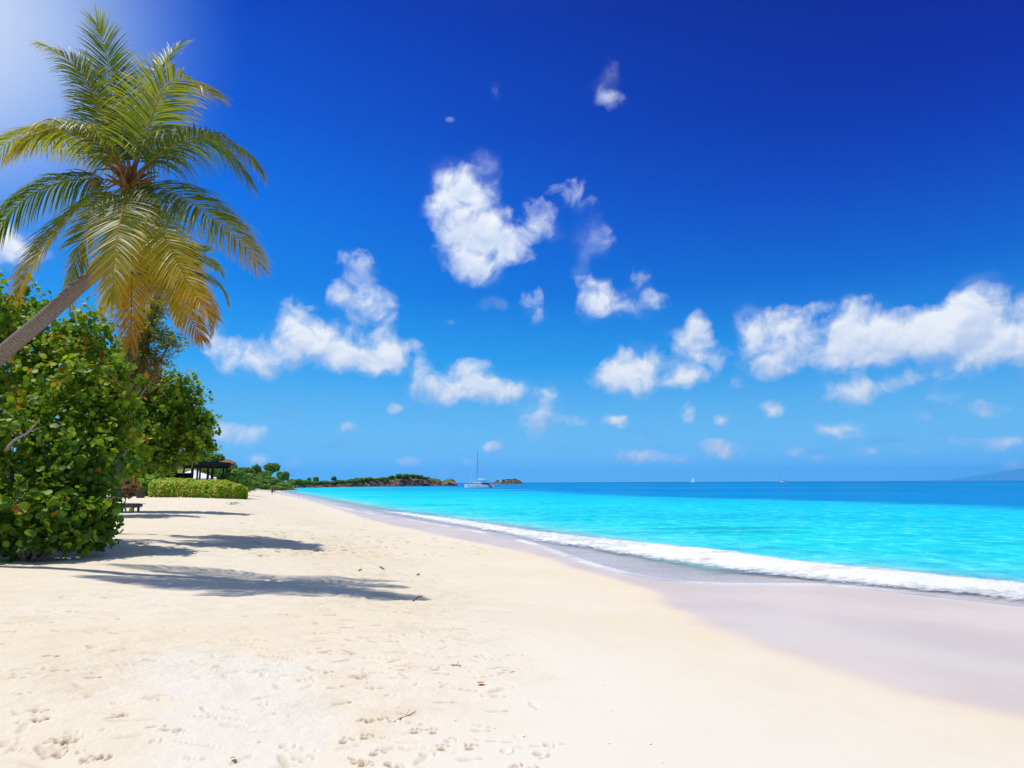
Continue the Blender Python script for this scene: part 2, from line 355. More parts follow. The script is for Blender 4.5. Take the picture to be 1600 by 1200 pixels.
def sand_mat():
    m, nt, out = new_mat('beach_sand')
    A = lambda s_: nt.n('ShaderNodeAttribute', attribute_name=s_).outputs['Fac']
    wet, damp, pale, rgh = A('wet'), A('damp'), A('pale'), A('rough')
    co = nt.n('ShaderNodeTexCoord').outputs['Object']
    big = nt.noise(co, .22, 3, .5); mid = nt.noise(co, 2.3, 5, .6); grain = nt.noise(co, 260, 2, .6); speck = nt.noise(co, 60, 3, .7)
    c = nt.mix(nt.mr(big, .35, .65), (.73, .64, .475), (.745, .675, .54))
    c = nt.mix(nt.m('MULTIPLY', nt.mr(mid, .45, .7), nt.m('ADD', .12, nt.m('MULTIPLY', rgh, .5))), c, (.63, .505, .35))
    c = nt.mix(nt.mr(grain, .3, .7, 0, .16), c, (.56, .47, .35))
    c = nt.mix(nt.m('MULTIPLY', nt.mr(speck, .70, .78), nt.m('MULTIPLY', rgh, .5)), c, (.25, .18, .11))
    c = nt.mix(nt.m('MULTIPLY', pale, .75), c, (.71, .68, .63))
    c = nt.mix(damp, c, (.30, .185, .095))
    wn = nt.noise(nt.vm('MULTIPLY', co, (.35, .35, .35)), 1.0, 3, .5)
    wc = nt.mix(nt.mr(wn, .35, .65), (.665, .53, .44), (.73, .60, .50))
    w2 = nt.mr(wet, .08, .95)
    c = nt.mix(w2, c, wc)
    ro = nt.m('ADD', nt.m('MULTIPLY', nt.m('SUBTRACT', 1.0, w2), .62), nt.m('ADD', .30, nt.m('MULTIPLY', wn, .08)))
    hh = nt.m('ADD', nt.m('MULTIPLY', nt.noise(co, 7, 5, .6), nt.m('ADD', .05, nt.m('MULTIPLY', rgh, 1.0))), nt.m('MULTIPLY', grain, .04))
    hh = nt.m('MULTIPLY', hh, nt.m('SUBTRACT', 1.0, nt.m('MULTIPLY', w2, .985)))
    bp = nt.n('ShaderNodeBump', {'Height': hh, 'Strength': .8, 'Distance': .05})
    b = nt.n('ShaderNodeBsdfPrincipled', {'Base Color': c, 'Roughness': ro, 'Normal': bp.outputs[0], 'Specular IOR Level': nt.m('ADD', .12, nt.m('MULTIPLY', w2, .18))})
    nt.L.new(b.outputs[0], out.inputs[0]); return m
SAND = sand_mat()

def water_mat():
    m, nt, out = new_mat('sea_water')
    A = lambda s_: nt.n('ShaderNodeAttribute', attribute_name=s_).outputs['Fac']
    s, foam, deep, weed, dist = A('shore'), A('foam'), A('deep'), A('weed'), A('dist')
    co = nt.n('ShaderNodeTexCoord').outputs['Object']
    streak = nt.noise(nt.vm('MULTIPLY', co, (.010, .028, 0)), 1.0, 5, .6)
    chop = nt.noise(nt.vm('MULTIPLY', co, (.5, 1.15, 1)), 1.0, 5, .65)
    chop2 = nt.noise(nt.vm('MULTIPLY', co, (.10, .16, 1)), 1.0, 5, .65)
    c = nt.ramp(nt.mr(s, 0, 60, smooth=False), [(0, (.56, .53, .48)), (.05, (.42, .60, .55)), (.10, (.08, .66, .66)), (.18, (.015, .64, .64)), (.6, (.0, .54, .68)), (1, (.0, .44, .70))])
    c = nt.mix(nt.mr(streak, .48, .66, 0, .6), c, (.0, .34, .60))
    c = nt.mix(nt.mr(chop, .50, .70, 0, .38), c, (.0, .38, .60))
    c = nt.mix(nt.mr(chop2, .48, .64, 0, .55), c, (.0, .36, .58))
    c = nt.mix(nt.mr(chop, .50, .25, 0, .28), c, (.10, .82, .86))
    dp = nt.m('ADD', deep, nt.m('MULTIPLY', nt.m('SUBTRACT', nt.noise(nt.vm('MULTIPLY', co, (.006, .022, 0)), 1.0, 7, .7), .5), 2.2))
    rip = nt.noise(nt.vm('MULTIPLY', co, (.85, .75, 1)), 1.0, 7, .72)
    ra = nt.mr(dist, 15, 140, 1.0, .25)
    c = nt.mix(nt.m('MULTIPLY', nt.mr(rip, .50, .62, 0, .62), ra), c, (.0, .40, .56))
    c = nt.mix(nt.m('MULTIPLY', nt.mr(rip, .47, .36, 0, .6), ra), c, (.15, .84, .86))
    c = nt.mix(nt.mr(dp, .25, .80), c, (.0, .205, .50))
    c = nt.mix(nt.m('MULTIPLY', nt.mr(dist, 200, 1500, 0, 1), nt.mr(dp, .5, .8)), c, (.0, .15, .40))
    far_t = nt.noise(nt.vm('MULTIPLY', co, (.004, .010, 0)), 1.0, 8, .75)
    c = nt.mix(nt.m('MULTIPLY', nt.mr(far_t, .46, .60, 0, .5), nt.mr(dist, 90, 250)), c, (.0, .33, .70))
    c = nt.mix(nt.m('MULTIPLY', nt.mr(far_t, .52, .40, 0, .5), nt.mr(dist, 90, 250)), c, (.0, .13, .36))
    wd = nt.m('ADD', weed, nt.m('MULTIPLY', nt.m('SUBTRACT', nt.noise(nt.vm('MULTIPLY', co, (.10, .5, 1)), 1.0, 5, .6), .5), 1.0))
    c = nt.mix(nt.mr(wd, .30, .95, 0, .6), c, (.004, .26, .40))
    w1 = nt.noise(nt.vm('MULTIPLY', co, (1.2, 2.4, 1)), 1.0, 5, .6)
    w2 = nt.noise(nt.vm('MULTIPLY', co, (.12, .30, 1)), 1.0, 4, .6)
    hh = nt.m('ADD', nt.m('MULTIPLY', w1, .16), nt.m('MULTIPLY', w2, .6))
    bp = nt.n('ShaderNodeBump', {'Height': hh, 'Strength': nt.mr(dist, 60, 900, .75, .25), 'Distance': .5})
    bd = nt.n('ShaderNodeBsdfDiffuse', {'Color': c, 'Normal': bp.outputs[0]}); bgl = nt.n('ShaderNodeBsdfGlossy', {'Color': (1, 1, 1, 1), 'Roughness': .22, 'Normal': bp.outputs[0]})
    fr0 = nt.n('ShaderNodeFresnel', {'IOR': 1.33, 'Normal': bp.outputs[0]})
    b = nt.n('ShaderNodeMixShader', {0: nt.m('MULTIPLY', fr0.outputs[0], .07), 1: bd.outputs[0], 2: bgl.outputs[0]})
    # thin water over the sand
    thin = nt.n('ShaderNodeBsdfTransparent', {'Color': (.975, .985, .985, 1)})
    gls = nt.n('ShaderNodeBsdfGlossy', {'Color': (.9, .95, 1, 1), 'Roughness': .12, 'Normal': bp.outputs[0]})
    fr = nt.n('ShaderNodeFresnel', {'IOR': 1.25, 'Normal': bp.outputs[0]})
    thin2 = nt.n('ShaderNodeMixShader', {0: nt.m('MULTIPLY', fr.outputs[0], .3), 1: thin.outputs[0], 2: gls.outputs[0]})
    opq = nt.mr(s, .8, 5.5)
    body = nt.n('ShaderNodeMixShader', {0: opq, 1: thin2.outputs[0], 2: b.outputs[0]})
    fn = nt.noise(co, 3.2, 8, .68); fn2 = nt.noise(nt.vm('MULTIPLY', co, (1, 1, 1)), 11, 6, .7)
    fn0 = nt.noise(nt.vm('MULTIPLY', co, (.45, .8, 1)), 1.0, 4, .6)
    fm = nt.m('ADD', foam, nt.m('ADD', nt.m('MULTIPLY', nt.m('SUBTRACT', fn, .5), 1.5), nt.m('ADD', nt.m('MULTIPLY', nt.m('SUBTRACT', fn0, .5), .9), nt.m('MULTIPLY', nt.m('SUBTRACT', fn2, .5), .45))))
    fmask = nt.mr(fm, .30, .80)
    fmask = nt.m('MAXIMUM', nt.m('MULTIPLY', fmask, nt.mr(foam, .02, .22)), nt.mr(nt.m('ADD', foam, nt.m('MULTIPLY', nt.m('SUBTRACT', fn, .5), .8)), .36, .60, 0, .85))
    edge = nt.m('MULTIPLY', nt.mr(nt.m('ADD', s, nt.m('MULTIPLY', nt.m('SUBTRACT', fn, .5), .25)), .10, .01), nt.mr(nt.noise(co, .25, 3), .38, .6, .35, .85))
    lace = nt.m('MULTIPLY', nt.mr(fn2, .52, .66), nt.m('MULTIPLY', nt.mr(s, 11, 2), nt.mr(fn0, .42, .62, 0, .75)))
    fmask = nt.m('MAXIMUM', nt.m('MAXIMUM', fmask, edge), lace)
    fcol = nt.mix(nt.m('MAXIMUM', nt.mr(fm, .42, .85), edge), (.70, .75, .77), (.97, .97, .96))
    fcol = nt.mix(nt.m('MULTIPLY', nt.mr(nt.noise(nt.vm('MULTIPLY', co, (.5, .9, 1)), 1.0, 4, .6), .56, .68), .75), fcol, (.60, .49, .38))
    fb = nt.n('ShaderNodeBump', {'Height': nt.m('ADD', fn, nt.m('MULTIPLY', fn2, .4)), 'Strength': .9, 'Distance': .2})
    fd = nt.n('ShaderNodeBsdfDiffuse', {'Color': fcol, 'Normal': fb.outputs[0]})
    fin = nt.n('ShaderNodeMixShader', {0: fmask, 1: body.outputs[0], 2: fd.outputs[0]})
    nt.L.new(fin.outputs[0], out.inputs[0]); return m
WATER = water_mat()

# ------------------------------------------------------------------ ground sheet
def polar(radii, angs):
    A_, R_ = np.meshgrid(angs, radii); X = R_*np.sin(A_); Y = R_*np.cos(A_)
    nr, na = A_.shape; i = np.arange(nr-1)[:, None]*na; j = np.arange(na)[None, :]; j2 = (j+1) % na
    f = np.stack([i+j, i+na+j, i+na+j2, i+j2], -1).reshape(-1, 4)
    return X, Y, f
def radii_for(steps):
    r = [steps[0][0]]
    for (a, b, q) in steps:
        while r[-1] < b: r.append(r[-1]*(1+q))
    return np.array(r)
ang_s = np.concatenate([np.linspace(R(-46), R(46), 900), np.linspace(R(47), R(313), 60)])
rad_s = radii_for([(.25, 3, .04), (3, 30, .0052), (30, 150, .014), (150, 1000, .03), (1000, 7500, .3)])
X, Y, f = polar(rad_s, ang_s)
d = sdist(X, Y); dw = seg_dist(X, Y, WETL); dw = np.where(inside(X, Y, WETP), dw, -dw)
Z = Hd(d)+vnoise(X, Y, .16, 3, 2)*.22*sstep(d, 6, 18)
RR = np.hypot(X, Y)
dryness = sstep(-dw, .8, 5)
# trampled area: left of this line
tl = gp([(470,772),(560,800),(700,850),(780,905),(830,980),(860,1080),(870,1210)], 1.05)
tl = [(-95, 215)]+tl[::-1][::-1]+[(1.0, -6), (-80, -6), (-300, 100)]
dt = seg_dist(X, Y, tl[:-3]+[tl[-3]])*np.where(inside(X, Y, tl), 1, -1); tr = sstep(dt+vnoise(X, Y, .8, 19, 3)*2, -1.0, 2.2)
roughA = tr*(.45+.55*sstep(vnoise(X, Y, .35, 9, 3), -.12, .16))
nf_ = sstep(RR, 6, 16); Z += vnoise(X, Y, 1.3, 21, 3)*(.035+.05*nf_)*roughA+vnoise(X, Y, 4.2, 25, 2)*(.008+.022*nf_)*roughA
damp = np.zeros_like(Z)
nr, na = X.shape
def dimple(x, y, L, Wd, rot, depth, dampv, rimh=.12):
    r = math.hypot(x, y); th = math.atan2(x, y); m = max(L, Wd)*1.9
    i0, i1 = np.searchsorted(rad_s, [max(.3, r-m), r+m]); j0, j1 = np.searchsorted(ang_s[:900], [th-m/r, th+m/r])
    if i1-i0 < 2 or j1-j0 < 2: return
    s_ = (slice(i0, i1), slice(j0, j1)); dx = X[s_]-x; dy = Y[s_]-y
    u = (dx*math.cos(rot)+dy*math.sin(rot))/L; w = (-dx*math.sin(rot)+dy*math.cos(rot))/Wd
    q = np.sqrt(u*u+w*w); q = q*(1+.25*vnoise(X[s_], Y[s_], 9, 5, 2))
    core = sstep(q, 1.0, .45); rim = np.exp(-((q-1.15)/.25)**2)
    Z[s_] += -depth*core+depth*rimh*rim; damp[s_] = np.maximum(damp[s_], dampv*sstep(q, .95, .4))
def foot(x, y, rot, s_=1.0, dampv=.5, depth=.035):
    dampv = min(1, dampv*1.25)
    dimple(x, y, .15*s_, .055*s_, rot, depth, dampv)
    dimple(x+.08*math.cos(rot), y+.08*math.sin(rot), .07*s_, .06*s_, rot, depth*.6, dampv)
def paw(x, y, rot, s_=1.0, dv=.8):
    dimple(x, y, .045*s_, .04*s_, rot, .018, dv)
    for k in (-1, 0, 1): dimple(x+.075*s_*math.cos(rot+k*.55), y+.075*s_*math.sin(rot+k*.55), .022*s_, .02*s_, rot, .014, dv)
marks = [(572,1127,'b'),(595,1125,'b'),(648,1144,'p'),(677,1144,'p'),(690,1170,'p'),(734,1169,'p'),(570,1153,'p'),(537,1159,'p'),(585,1178,'p'),(556,1187,'b'),(608,1197,'b'),(815,1196,'b'),
         (515,1050,'b'),(555,1058,'f'),(560,1060,'f'),(520,1073,'f'),(580,1074,'f'),(604,1085,'f'),(530,1098,'f'),(690,1097,'f'),(740,1118,'x'),(785,1052,'f'),(770,1045,'f'),(765,1057,'x'),
         (715,1041,'x'),(670,1047,'x'),(611,1049,'x'),(790,1048,'f'),(100,1158,'b'),(112,1157,'b'),(85,1160,'b'),(105,1173,'b'),(152,1184,'b'),(183,1117,'b'),(175,1121,'f'),(55,1110,'f'),
         (50,1127,'b'),(28,1085,'f'),(238,1137,'f'),(262,1141,'f'),(75,1025,'f'),(90,1047,'f'),(68,972,'f'),(83,985,'f'),(10,987,'f'),(5,1007,'f'),(130,946,'f'),(110,955,'f'),(153,920,'f'),
         (172,923,'f'),(160,933,'f'),(88,958,'f'),(185,966,'f'),(175,988,'f'),(242,945,'f'),(260,946,'f'),(230,1029,'f'),(140,1058,'f'),(20,1058,'f'),(385,963,'f'),(440,960,'f'),(465,963,'f'),
         (540,980,'f'),(585,977,'f'),(610,1003,'f'),(565,996,'f'),(625,957,'b'),(640,958,'f'),(700,981,'x'),(720,982,'f'),(735,990,'f'),(615,926,'b'),(604,922,'f'),(671,949,'f'),(500,1012,'f'),(403,1012,'x'),(440,1027,'x')]
for (px, py, k) in marks:
    p = hit(px, py); a_ = rng.uniform(-.5, .5)
    if k == 'b':
        for q in range(3): paw(p[0]+rng.normal(0, .05), p[1]+rng.normal(0, .03), a_+rng.uniform(-1, 1), rng.uniform(.45, .8), .95)
    elif k == 'p': paw(p[0], p[1], a_+1.4, .9, 1.0)
    elif k == 'f': foot(p[0], p[1], a_, rng.uniform(.3, .55), rng.uniform(.45, .85), .016)
    else: dimple(p[0], p[1], .22, .012, a_, .012, .5)
def scatter_prints(n, box, zmin=.6, dmul=1.0):
    for _ in range(n):
        px = rng.uniform(box[0], box[2]); py = rng.uniform(box[1], box[3]); p = hit(px, py)
        q = rng.random(); a_ = rng.uniform(-1.2, 1.2)
        if q < .62: foot(p[0], p[1], a_, rng.uniform(.35, .75), rng.uniform(.0, .4)*dmul, rng.uniform(.006, .018))
        elif q < .8: paw(p[0], p[1], a_, rng.uniform(.6, 1.0), rng.uniform(.1, .7)*dmul)
        elif q < .9: dimple(p[0], p[1], .25, .012, a_*.4, .01, .35*dmul)
        else: dimple(p[0], p[1], .02, .02, 0, .012, .9*dmul)
scatter_prints(150, (480, 915, 800, 1060)); scatter_prints(34, (520, 1060, 860, 1200)); scatter_prints(90, (0, 930, 480, 1080), dmul=.7)
scatter_prints(50, (0, 1080, 480, 1200), dmul=.6); scatter_prints(260, (380, 800, 760, 925), dmul=.8); scatter_prints(120, (200, 800, 420, 930), dmul=.5)
for _ in range(420):
    px = rng.uniform(380, 760); py = rng.uniform(780, 870); p = hit(px, py); foot(p[0], p[1], rng.uniform(-1.5, 1.5), rng.uniform(.9, 1.9), rng.uniform(.3, .95), .055)
pl = gp([(215,1030),(300,1015),(400,1028),(480,1033),(500,1050),(512,1080),(518,1120),(522,1150),(505,1180),(470,1215),(240,1215),(235,1150),(260,1100),(215,1060)], 1.12)
pale = np.where(inside(X, Y, pl), 1, -1)*seg_dist(X, Y, pl+[pl[0]])
pale = sstep(pale+vnoise(X, Y, 3, 33, 3)*.5, -.16, .16)*.6
pale = np.maximum(pale, .75*sstep(-dw, 0.5, 3.5)*(1-tr)*sstep(d, 8, 13))
wet = sstep(dw+vnoise(X, Y, .5, 41, 3)*.5, -.75, .5)
Zg = Z
ctr = np.array([[0, 0, float(Z[0].mean())]])
V = np.concatenate([np.stack([X, Y, Z], -1).reshape(-1, 3)])
gr = mesh('ground', V, f, SAND, None, {'wet': wet.ravel(), 'damp': damp.ravel(), 'pale': pale.ravel(), 'rough': roughA.ravel()}, True)
gr['kind'] = 'structure'

# ------------------------------------------------------------------ sea
ang_w = np.concatenate([np.linspace(R(-46), R(46), 760), np.linspace(R(47), R(313), 80)])
rad_w = radii_for([(4, 10, .05), (10, 60, .006), (60, 300, .012), (300, 2000, .04), (2000, 7000, .2)])
X, Y, f = polar(rad_w, ang_w); d = -sdist(X, Y); RR = np.hypot(X, Y)
foamP = [gp([(1700,950),(1600,941),(1500,930),(1400,921),(1300,911),(1200,900),(1120,889),(1050,879),(980,868),(920,859),(870,853),(830,847),(780,833),(700,819),
             (640,808),(600,801),(590,797),(640,801),(700,808),(780,820),(840,829),(900,836),(970,843),(1050,851),(1130,858),(1200,869),(1300,881),(1400,889),(1500,900),(1600,909),(1700,918)]),
         gp([(470,775),(485,779),(505,786),(530,791),(535,789),(515,784),(500,779),(480,774.5)]),
         gp([(560,799),(600,805),(600,803),(570,797)])]
fo = np.full(X.shape, -9.0)
for P in foamP: 
    q = seg_dist(X, Y, P+[P[0]])*np.where(inside(X, Y, P), 1, -1); fo = np.maximum(fo, q/np.maximum(.8, RR/45))
spread = sstep(RR, 35, 24)
foam = np.clip(.32+fo*.42+.18*sstep(RR, 26, 40), 0, .92)
foam = np.where(RR > 28, foam*(.75+.0*RR), foam)
surf = .42*sstep(fo, 0.1, 2.4)*sstep(RR, 75, 25)
hgt = .02+.30*surf+vnoise(X, Y, 1.1, 61, 3)*.42*surf
chop = (vnoise(X, Y*2.2, .45, 51, 3)*.10+vnoise(X, Y*2, .12, 55, 2)*.12)*sstep(d, 3, 9)*sstep(RR, 400, 60)
Z = hgt+chop
dl = gp([(2400,850),(1900,812),(1600,794),(1450,789),(1300,784),(1150,780),(1000,776),(900,771),(830,767),(780,765),(740,763.6),(700,762),(640,761)])
DP = dl+[(-3000, 4000), (60000, 60000), (60000, 10)]
dq = seg_dist(X, Y, dl)*np.where(inside(X, Y, DP), 1, -1)
deep = np.clip(.5+dq/(RR*.22), -.3, 1.3)
weed = np.zeros_like(X)
for (px, py, rx, ry, w_) in [(1130,826,150,4,1),(1180,833,110,3.5,.9),(1040,820,90,2.5,.6),(680,790,70,2,.7),(700,798,90,2,.5),(960,798,120,3,.5),(1350,800,160,3,.4),(620,779,60,1.2,.4)]:
    c_ = plane(px, py); x1 = plane(px+rx, py); y1 = plane(px, py+ry)
    q = ((X-c_[0]-(Y-c_[1])*c_[0]/c_[1])/abs(x1[0]-c_[0]))**2+((Y-c_[1])/abs(y1[1]-c_[1]))**2
    weed = np.maximum(weed, w_*np.exp(-q*.8))
keep = (d.ravel()[f] > -.4).any(1)
f = f[keep]; used, inv = np.unique(f, return_inverse=True); f = inv.reshape(f.shape)
V = np.stack([X, Y, Z], -1).reshape(-1, 3)[used]
sea = mesh('water', V, f, WATER, None, {k: v.ravel()[used] for k, v in dict(shore=np.clip(d, -1, 500), foam=foam, deep=deep, weed=weed, dist=RR).items()}, True)
sea['kind'] = 'structure'

# ------------------------------------------------------------------ leaf scattering
def disc(n=8, cup=.16, notch=.0):
    th = np.arange(n)*2*math.pi/n; v = np.stack([np.cos(th), np.sin(th)*.94, np.full(n, cup)], -1)
    v[0] *= (1-notch); v = np.concatenate([[[0, 0, 0]], v]); f = np.array([(0, i+1, (i+1) % n+1) for i in range(n)]); return v, f
DISC8 = disc(9, .15, .12); DISC5 = disc(5, .2)
def frame_from(n, r_=rng):
    n = n/np.linalg.norm(n, axis=1)[:, None]
    a = r_.normal(size=n.shape); u = np.cross(n, a); u /= np.linalg.norm(u, axis=1)[:, None]+1e-9; w = np.cross(n, u); return u, w, n
def leaves(C, Nn, size, tint, tmpl, asp=1.0):
    tv, tf = tmpl; u, w, n = frame_from(Nn); sz = np.broadcast_to(size, (len(C),))[:, None, None]
    v = C[:, None]+sz*(tv[None, :, :1]*u[:, None]+asp*tv[None, :, 1:2]*w[:, None]+tv[None, :, 2:]*n[:, None])
    f = tf[None]+(np.arange(len(C))*len(tv))[:, None, None]
    return v.reshape(-1, 3), f.reshape(-1, tf.shape[1]), np.repeat(tint, len(tv))
def shell_points(blobs, dens, lo=.72, hi=1.06, lump=.18, seed=0, keep_in=.62, zmin=None):
    r_ = np.random.default_rng(seed); P = []; Nn = []
    bl = np.array([[*b[:3], b[3], (b[4] if len(b) > 4 else 1)] for b in blobs])
    for k, b in enumerate(bl):
        n = int(dens*4*math.pi*b[3]**2); dr = r_.normal(size=(n, 3)); dr /= np.linalg.norm(dr, axis=1)[:, None]
        lum_ = 1+lump*np.sin(dr[:, 0]*5.1+k)*np.sin(dr[:, 1]*4.3+2*k)*np.sin(dr[:, 2]*6+k*.7)*2
        rr = b[3]*lum_*(lo+(hi-lo)*r_.random(n)**.7)
        p = b[:3]+dr*rr[:, None]*np.array([1, 1, b[4]]); ok = np.ones(n, bool)
        for j, c in enumerate(bl):
            if j != k: ok &= np.linalg.norm((p-c[:3])/np.array([1, 1, c[4]]), axis=1) > keep_in*c[3]
        if zmin is not None: ok &= p[:, 2] > zmin
        P.append(p[ok]); Nn.append(dr[ok])
    return np.concatenate(P), np.concatenate(Nn)
def grape_crown(name, blobs, parent, loc, dens=4.2, lsize=.105, seed=0, zmin=None, per=8, mat=None, tint0=.3):
    r_ = np.random.default_rng(seed+100)
    P, D = shell_points(blobs, dens, seed=seed, zmin=zmin)
    import mathutils
    kp = np.array([mathutils.noise.noise(Vector(p)*(.9*.105/lsize)+Vector((seed, 0, 0)))+.45*mathutils.noise.noise(Vector(p)*(2.2*.105/lsize)) >  .0 for p in P]); P, D = P[kp], D[kp]
    Pi, Di = shell_points(blobs, dens*.8, .30, .76, seed=seed+9, keep_in=.3, zmin=zmin)
    P = np.concatenate([P, Pi]); D = np.concatenate([D, Di]); n = len(P)
    tw = D*.8+np.array([0, 0, .7])+r_.normal(0, .45, (n, 3)); tw /= np.linalg.norm(tw, axis=1)[:, None]
    ct = np.clip(r_.normal(tint0, .16, n), 0, .8)
    C = []; Nn = []; T = []; S = []
    for k in range(per):
        s_ = (k/per-.5)*.55*lsize/.105
        off = r_.normal(0, .10*lsize/.105, (n, 3))
        C.append(P+tw*s_+off); nn = tw*.35+np.array([0, 0, .32])+D*.45+r_.normal(0, .62, (n, 3)); Nn.append(nn)
        tt = ct+r_.normal(0, .10, n)+.14*(k/per); tt = np.where(r_.random(n) < .012, r_.uniform(.85, 1, n), tt); T.append(np.clip(tt, 0, 1)); S.append(lsize*r_.uniform(.45, 1.3, n))
    C = np.concatenate(C); Nn = np.concatenate(Nn); T = np.concatenate(T); S = np.concatenate(S)
    if zmin is not None: 
        k = C[:, 2] > zmin; C, Nn, T, S = C[k], Nn[k], T[k], S[k]
    v, f, a = leaves(C-np.asarray(loc), Nn, S, T, DISC8)
    return mesh(name, v, f, mat or GRAPE, parent, {'tint': a}, False)
def wander(a, b, n=7, amp=.12, seed=0, sag=0):
    r_ = np.random.default_rng(seed); a = np.array(a, float); b = np.array(b, float); L = np.linalg.norm(b-a)
    u = np.linspace(0, 1, n)[:, None]; p = a+(b-a)*u; w = r_.normal(0, 1, (n, 3)); w = np.cumsum(w, 0); w -= w[0]+(w[-1]-w[0])*u
    p += w*amp*L*.25; p[:, 2] += sag*np.sin(math.pi*u[:, 0]); return p
def branches(base, blobs, parent, name='trunk', r0=.12, seed=0, mat=None, mid=None):
    mb = MB(); base = np.array(base)
    if mid is not None:
        md = np.array(mid)-base; q_ = wander([0, 0, -.1], md, 8, .1, seed); mb.tube(q_, np.linspace(r0*1.6, r0, 8), 8)
    for i, b in enumerate(blobs):
        e = np.array(b[:3]); L = np.linalg.norm(e-base)
        p = wander((np.array([.12*math.cos(i), .12*math.sin(i), -.1]) if mid is None else md), e-base, 8, .14, seed+i)
        mb.tube(p, np.linspace(r0, r0*.35, 8), 7)
        for k in range(3):
            dr = np.random.default_rng(seed+i*7+k).normal(size=3); dr[2] = abs(dr[2]); dr /= np.linalg.norm(dr)
            mb.tube(wander(p[4+k], p[4+k]+dr*b[3]*.85, 6, .12, seed+i*5+k), np.linspace(r0*.4, r0*.12, 6), 5)
    return mb.build(name, mat or TWIGM, parent, True)
def B(px, py, Y, rpx, sq=1.0): p = at(px, py, Y); return (*p, rpx*Y/1000, sq)

def grape_tree(base_px, Yb, blobs, label, seed, group='sea grape trees at the back of the beach', dens=7.0, lsize=.074, tint0=.3, r0=.10, per=11, mid=None):
    bx = at(base_px[0], base_px[1], Yb); loc = np.array([bx[0], bx[1], onsand(bx[0], bx[1])])
    o = tag(empty('sea_grape_tree', loc), label, 'tree', group)
    branches(loc, blobs, o, 'trunk', r0, seed, BARK, mid)
    grape_crown('crown', blobs, o, loc, dens, lsize, seed, zmin=loc[2]+.05, per=per, tint0=tint0)
    return o
# the big leafy mass at the left edge, several trees
grape_tree((20, 850), 17.5, [B(5,492,18.5,66), B(-70,480,19,75), B(70,545,18,62), B(-20,570,18.5,80), B(60,620,18,75), B(-90,620,19,95)],
           'tall sea grape tree at the left edge behind the leaning palm trunk', 11, tint0=.36)
grape_tree((90, 850), 17, [B(128,535,17.5,54), B(165,590,17,50), B(110,610,17,60), B(155,650,16.8,55), B(178,668,17,36), B(170,625,17,40)],
           'sea grape tree with yellow green sunlit leaves right under the palm crown', 12, tint0=.43)
grape_tree((40, 860), 15.5, [B(20,690,15.8,75), B(110,700,16,68), B(-60,720,15.8,90), B(158,715,16.2,48), B(60,760,15.6,66), B(128,762,16.5,48), B(152,700,17.5,42)],
           'dark shaded sea grape tree in the middle of the leafy mass at left', 13, tint0=.26, dens=6)
grape_tree((40, 862), 14.2, [B(30,812,14.2,42), B(85,815,14.4,36), B(-30,805,14.4,55), B(122,796,14.8,34), B(148,815,15.5,26), B(160,785,16,28), B(5,838,14,32), B(60,836,14.0,30), B(105,832,14.5,26), B(162,826,15.6,22), B(148,838,15.2,18)],
           'low sea grape bush spreading onto the sand in the left foreground', 14, dens=9, lsize=.08, tint0=.25, r0=.05)
grape_tree((150, 790), 38, [B(225,610,38,42), B(272,628,38,46), B(308,668,38,32), B(240,680,38,54), B(292,694,38.5,28), B(322,690,39,18), B(190,640,38,45), B(333,660,39,12), B(200,705,38,42), B(250,718,38.5,26), B(285,655,38,35), B(155,735,38,34), B(322,698,38.5,14), B(258,718,38,18)],
           'round sea grape tree beyond the foreground bushes with branches over the pavilion', 15, dens=4.4, lsize=.11, tint0=.34, r0=.15, mid=at(195, 705, 38))
grape_tree((120, 790), 32, [B(190,560,33,34), B(150,600,32,45), B(195,700,31,34), B(150,700,32,48), B(200,640,33,32), B(146,750,31,26)],
           'sea grape tree squeezed between the foreground mass and the round tree', 16, dens=3.6, lsize=.125, tint0=.34, r0=.14, mid=at(150, 700, 32))

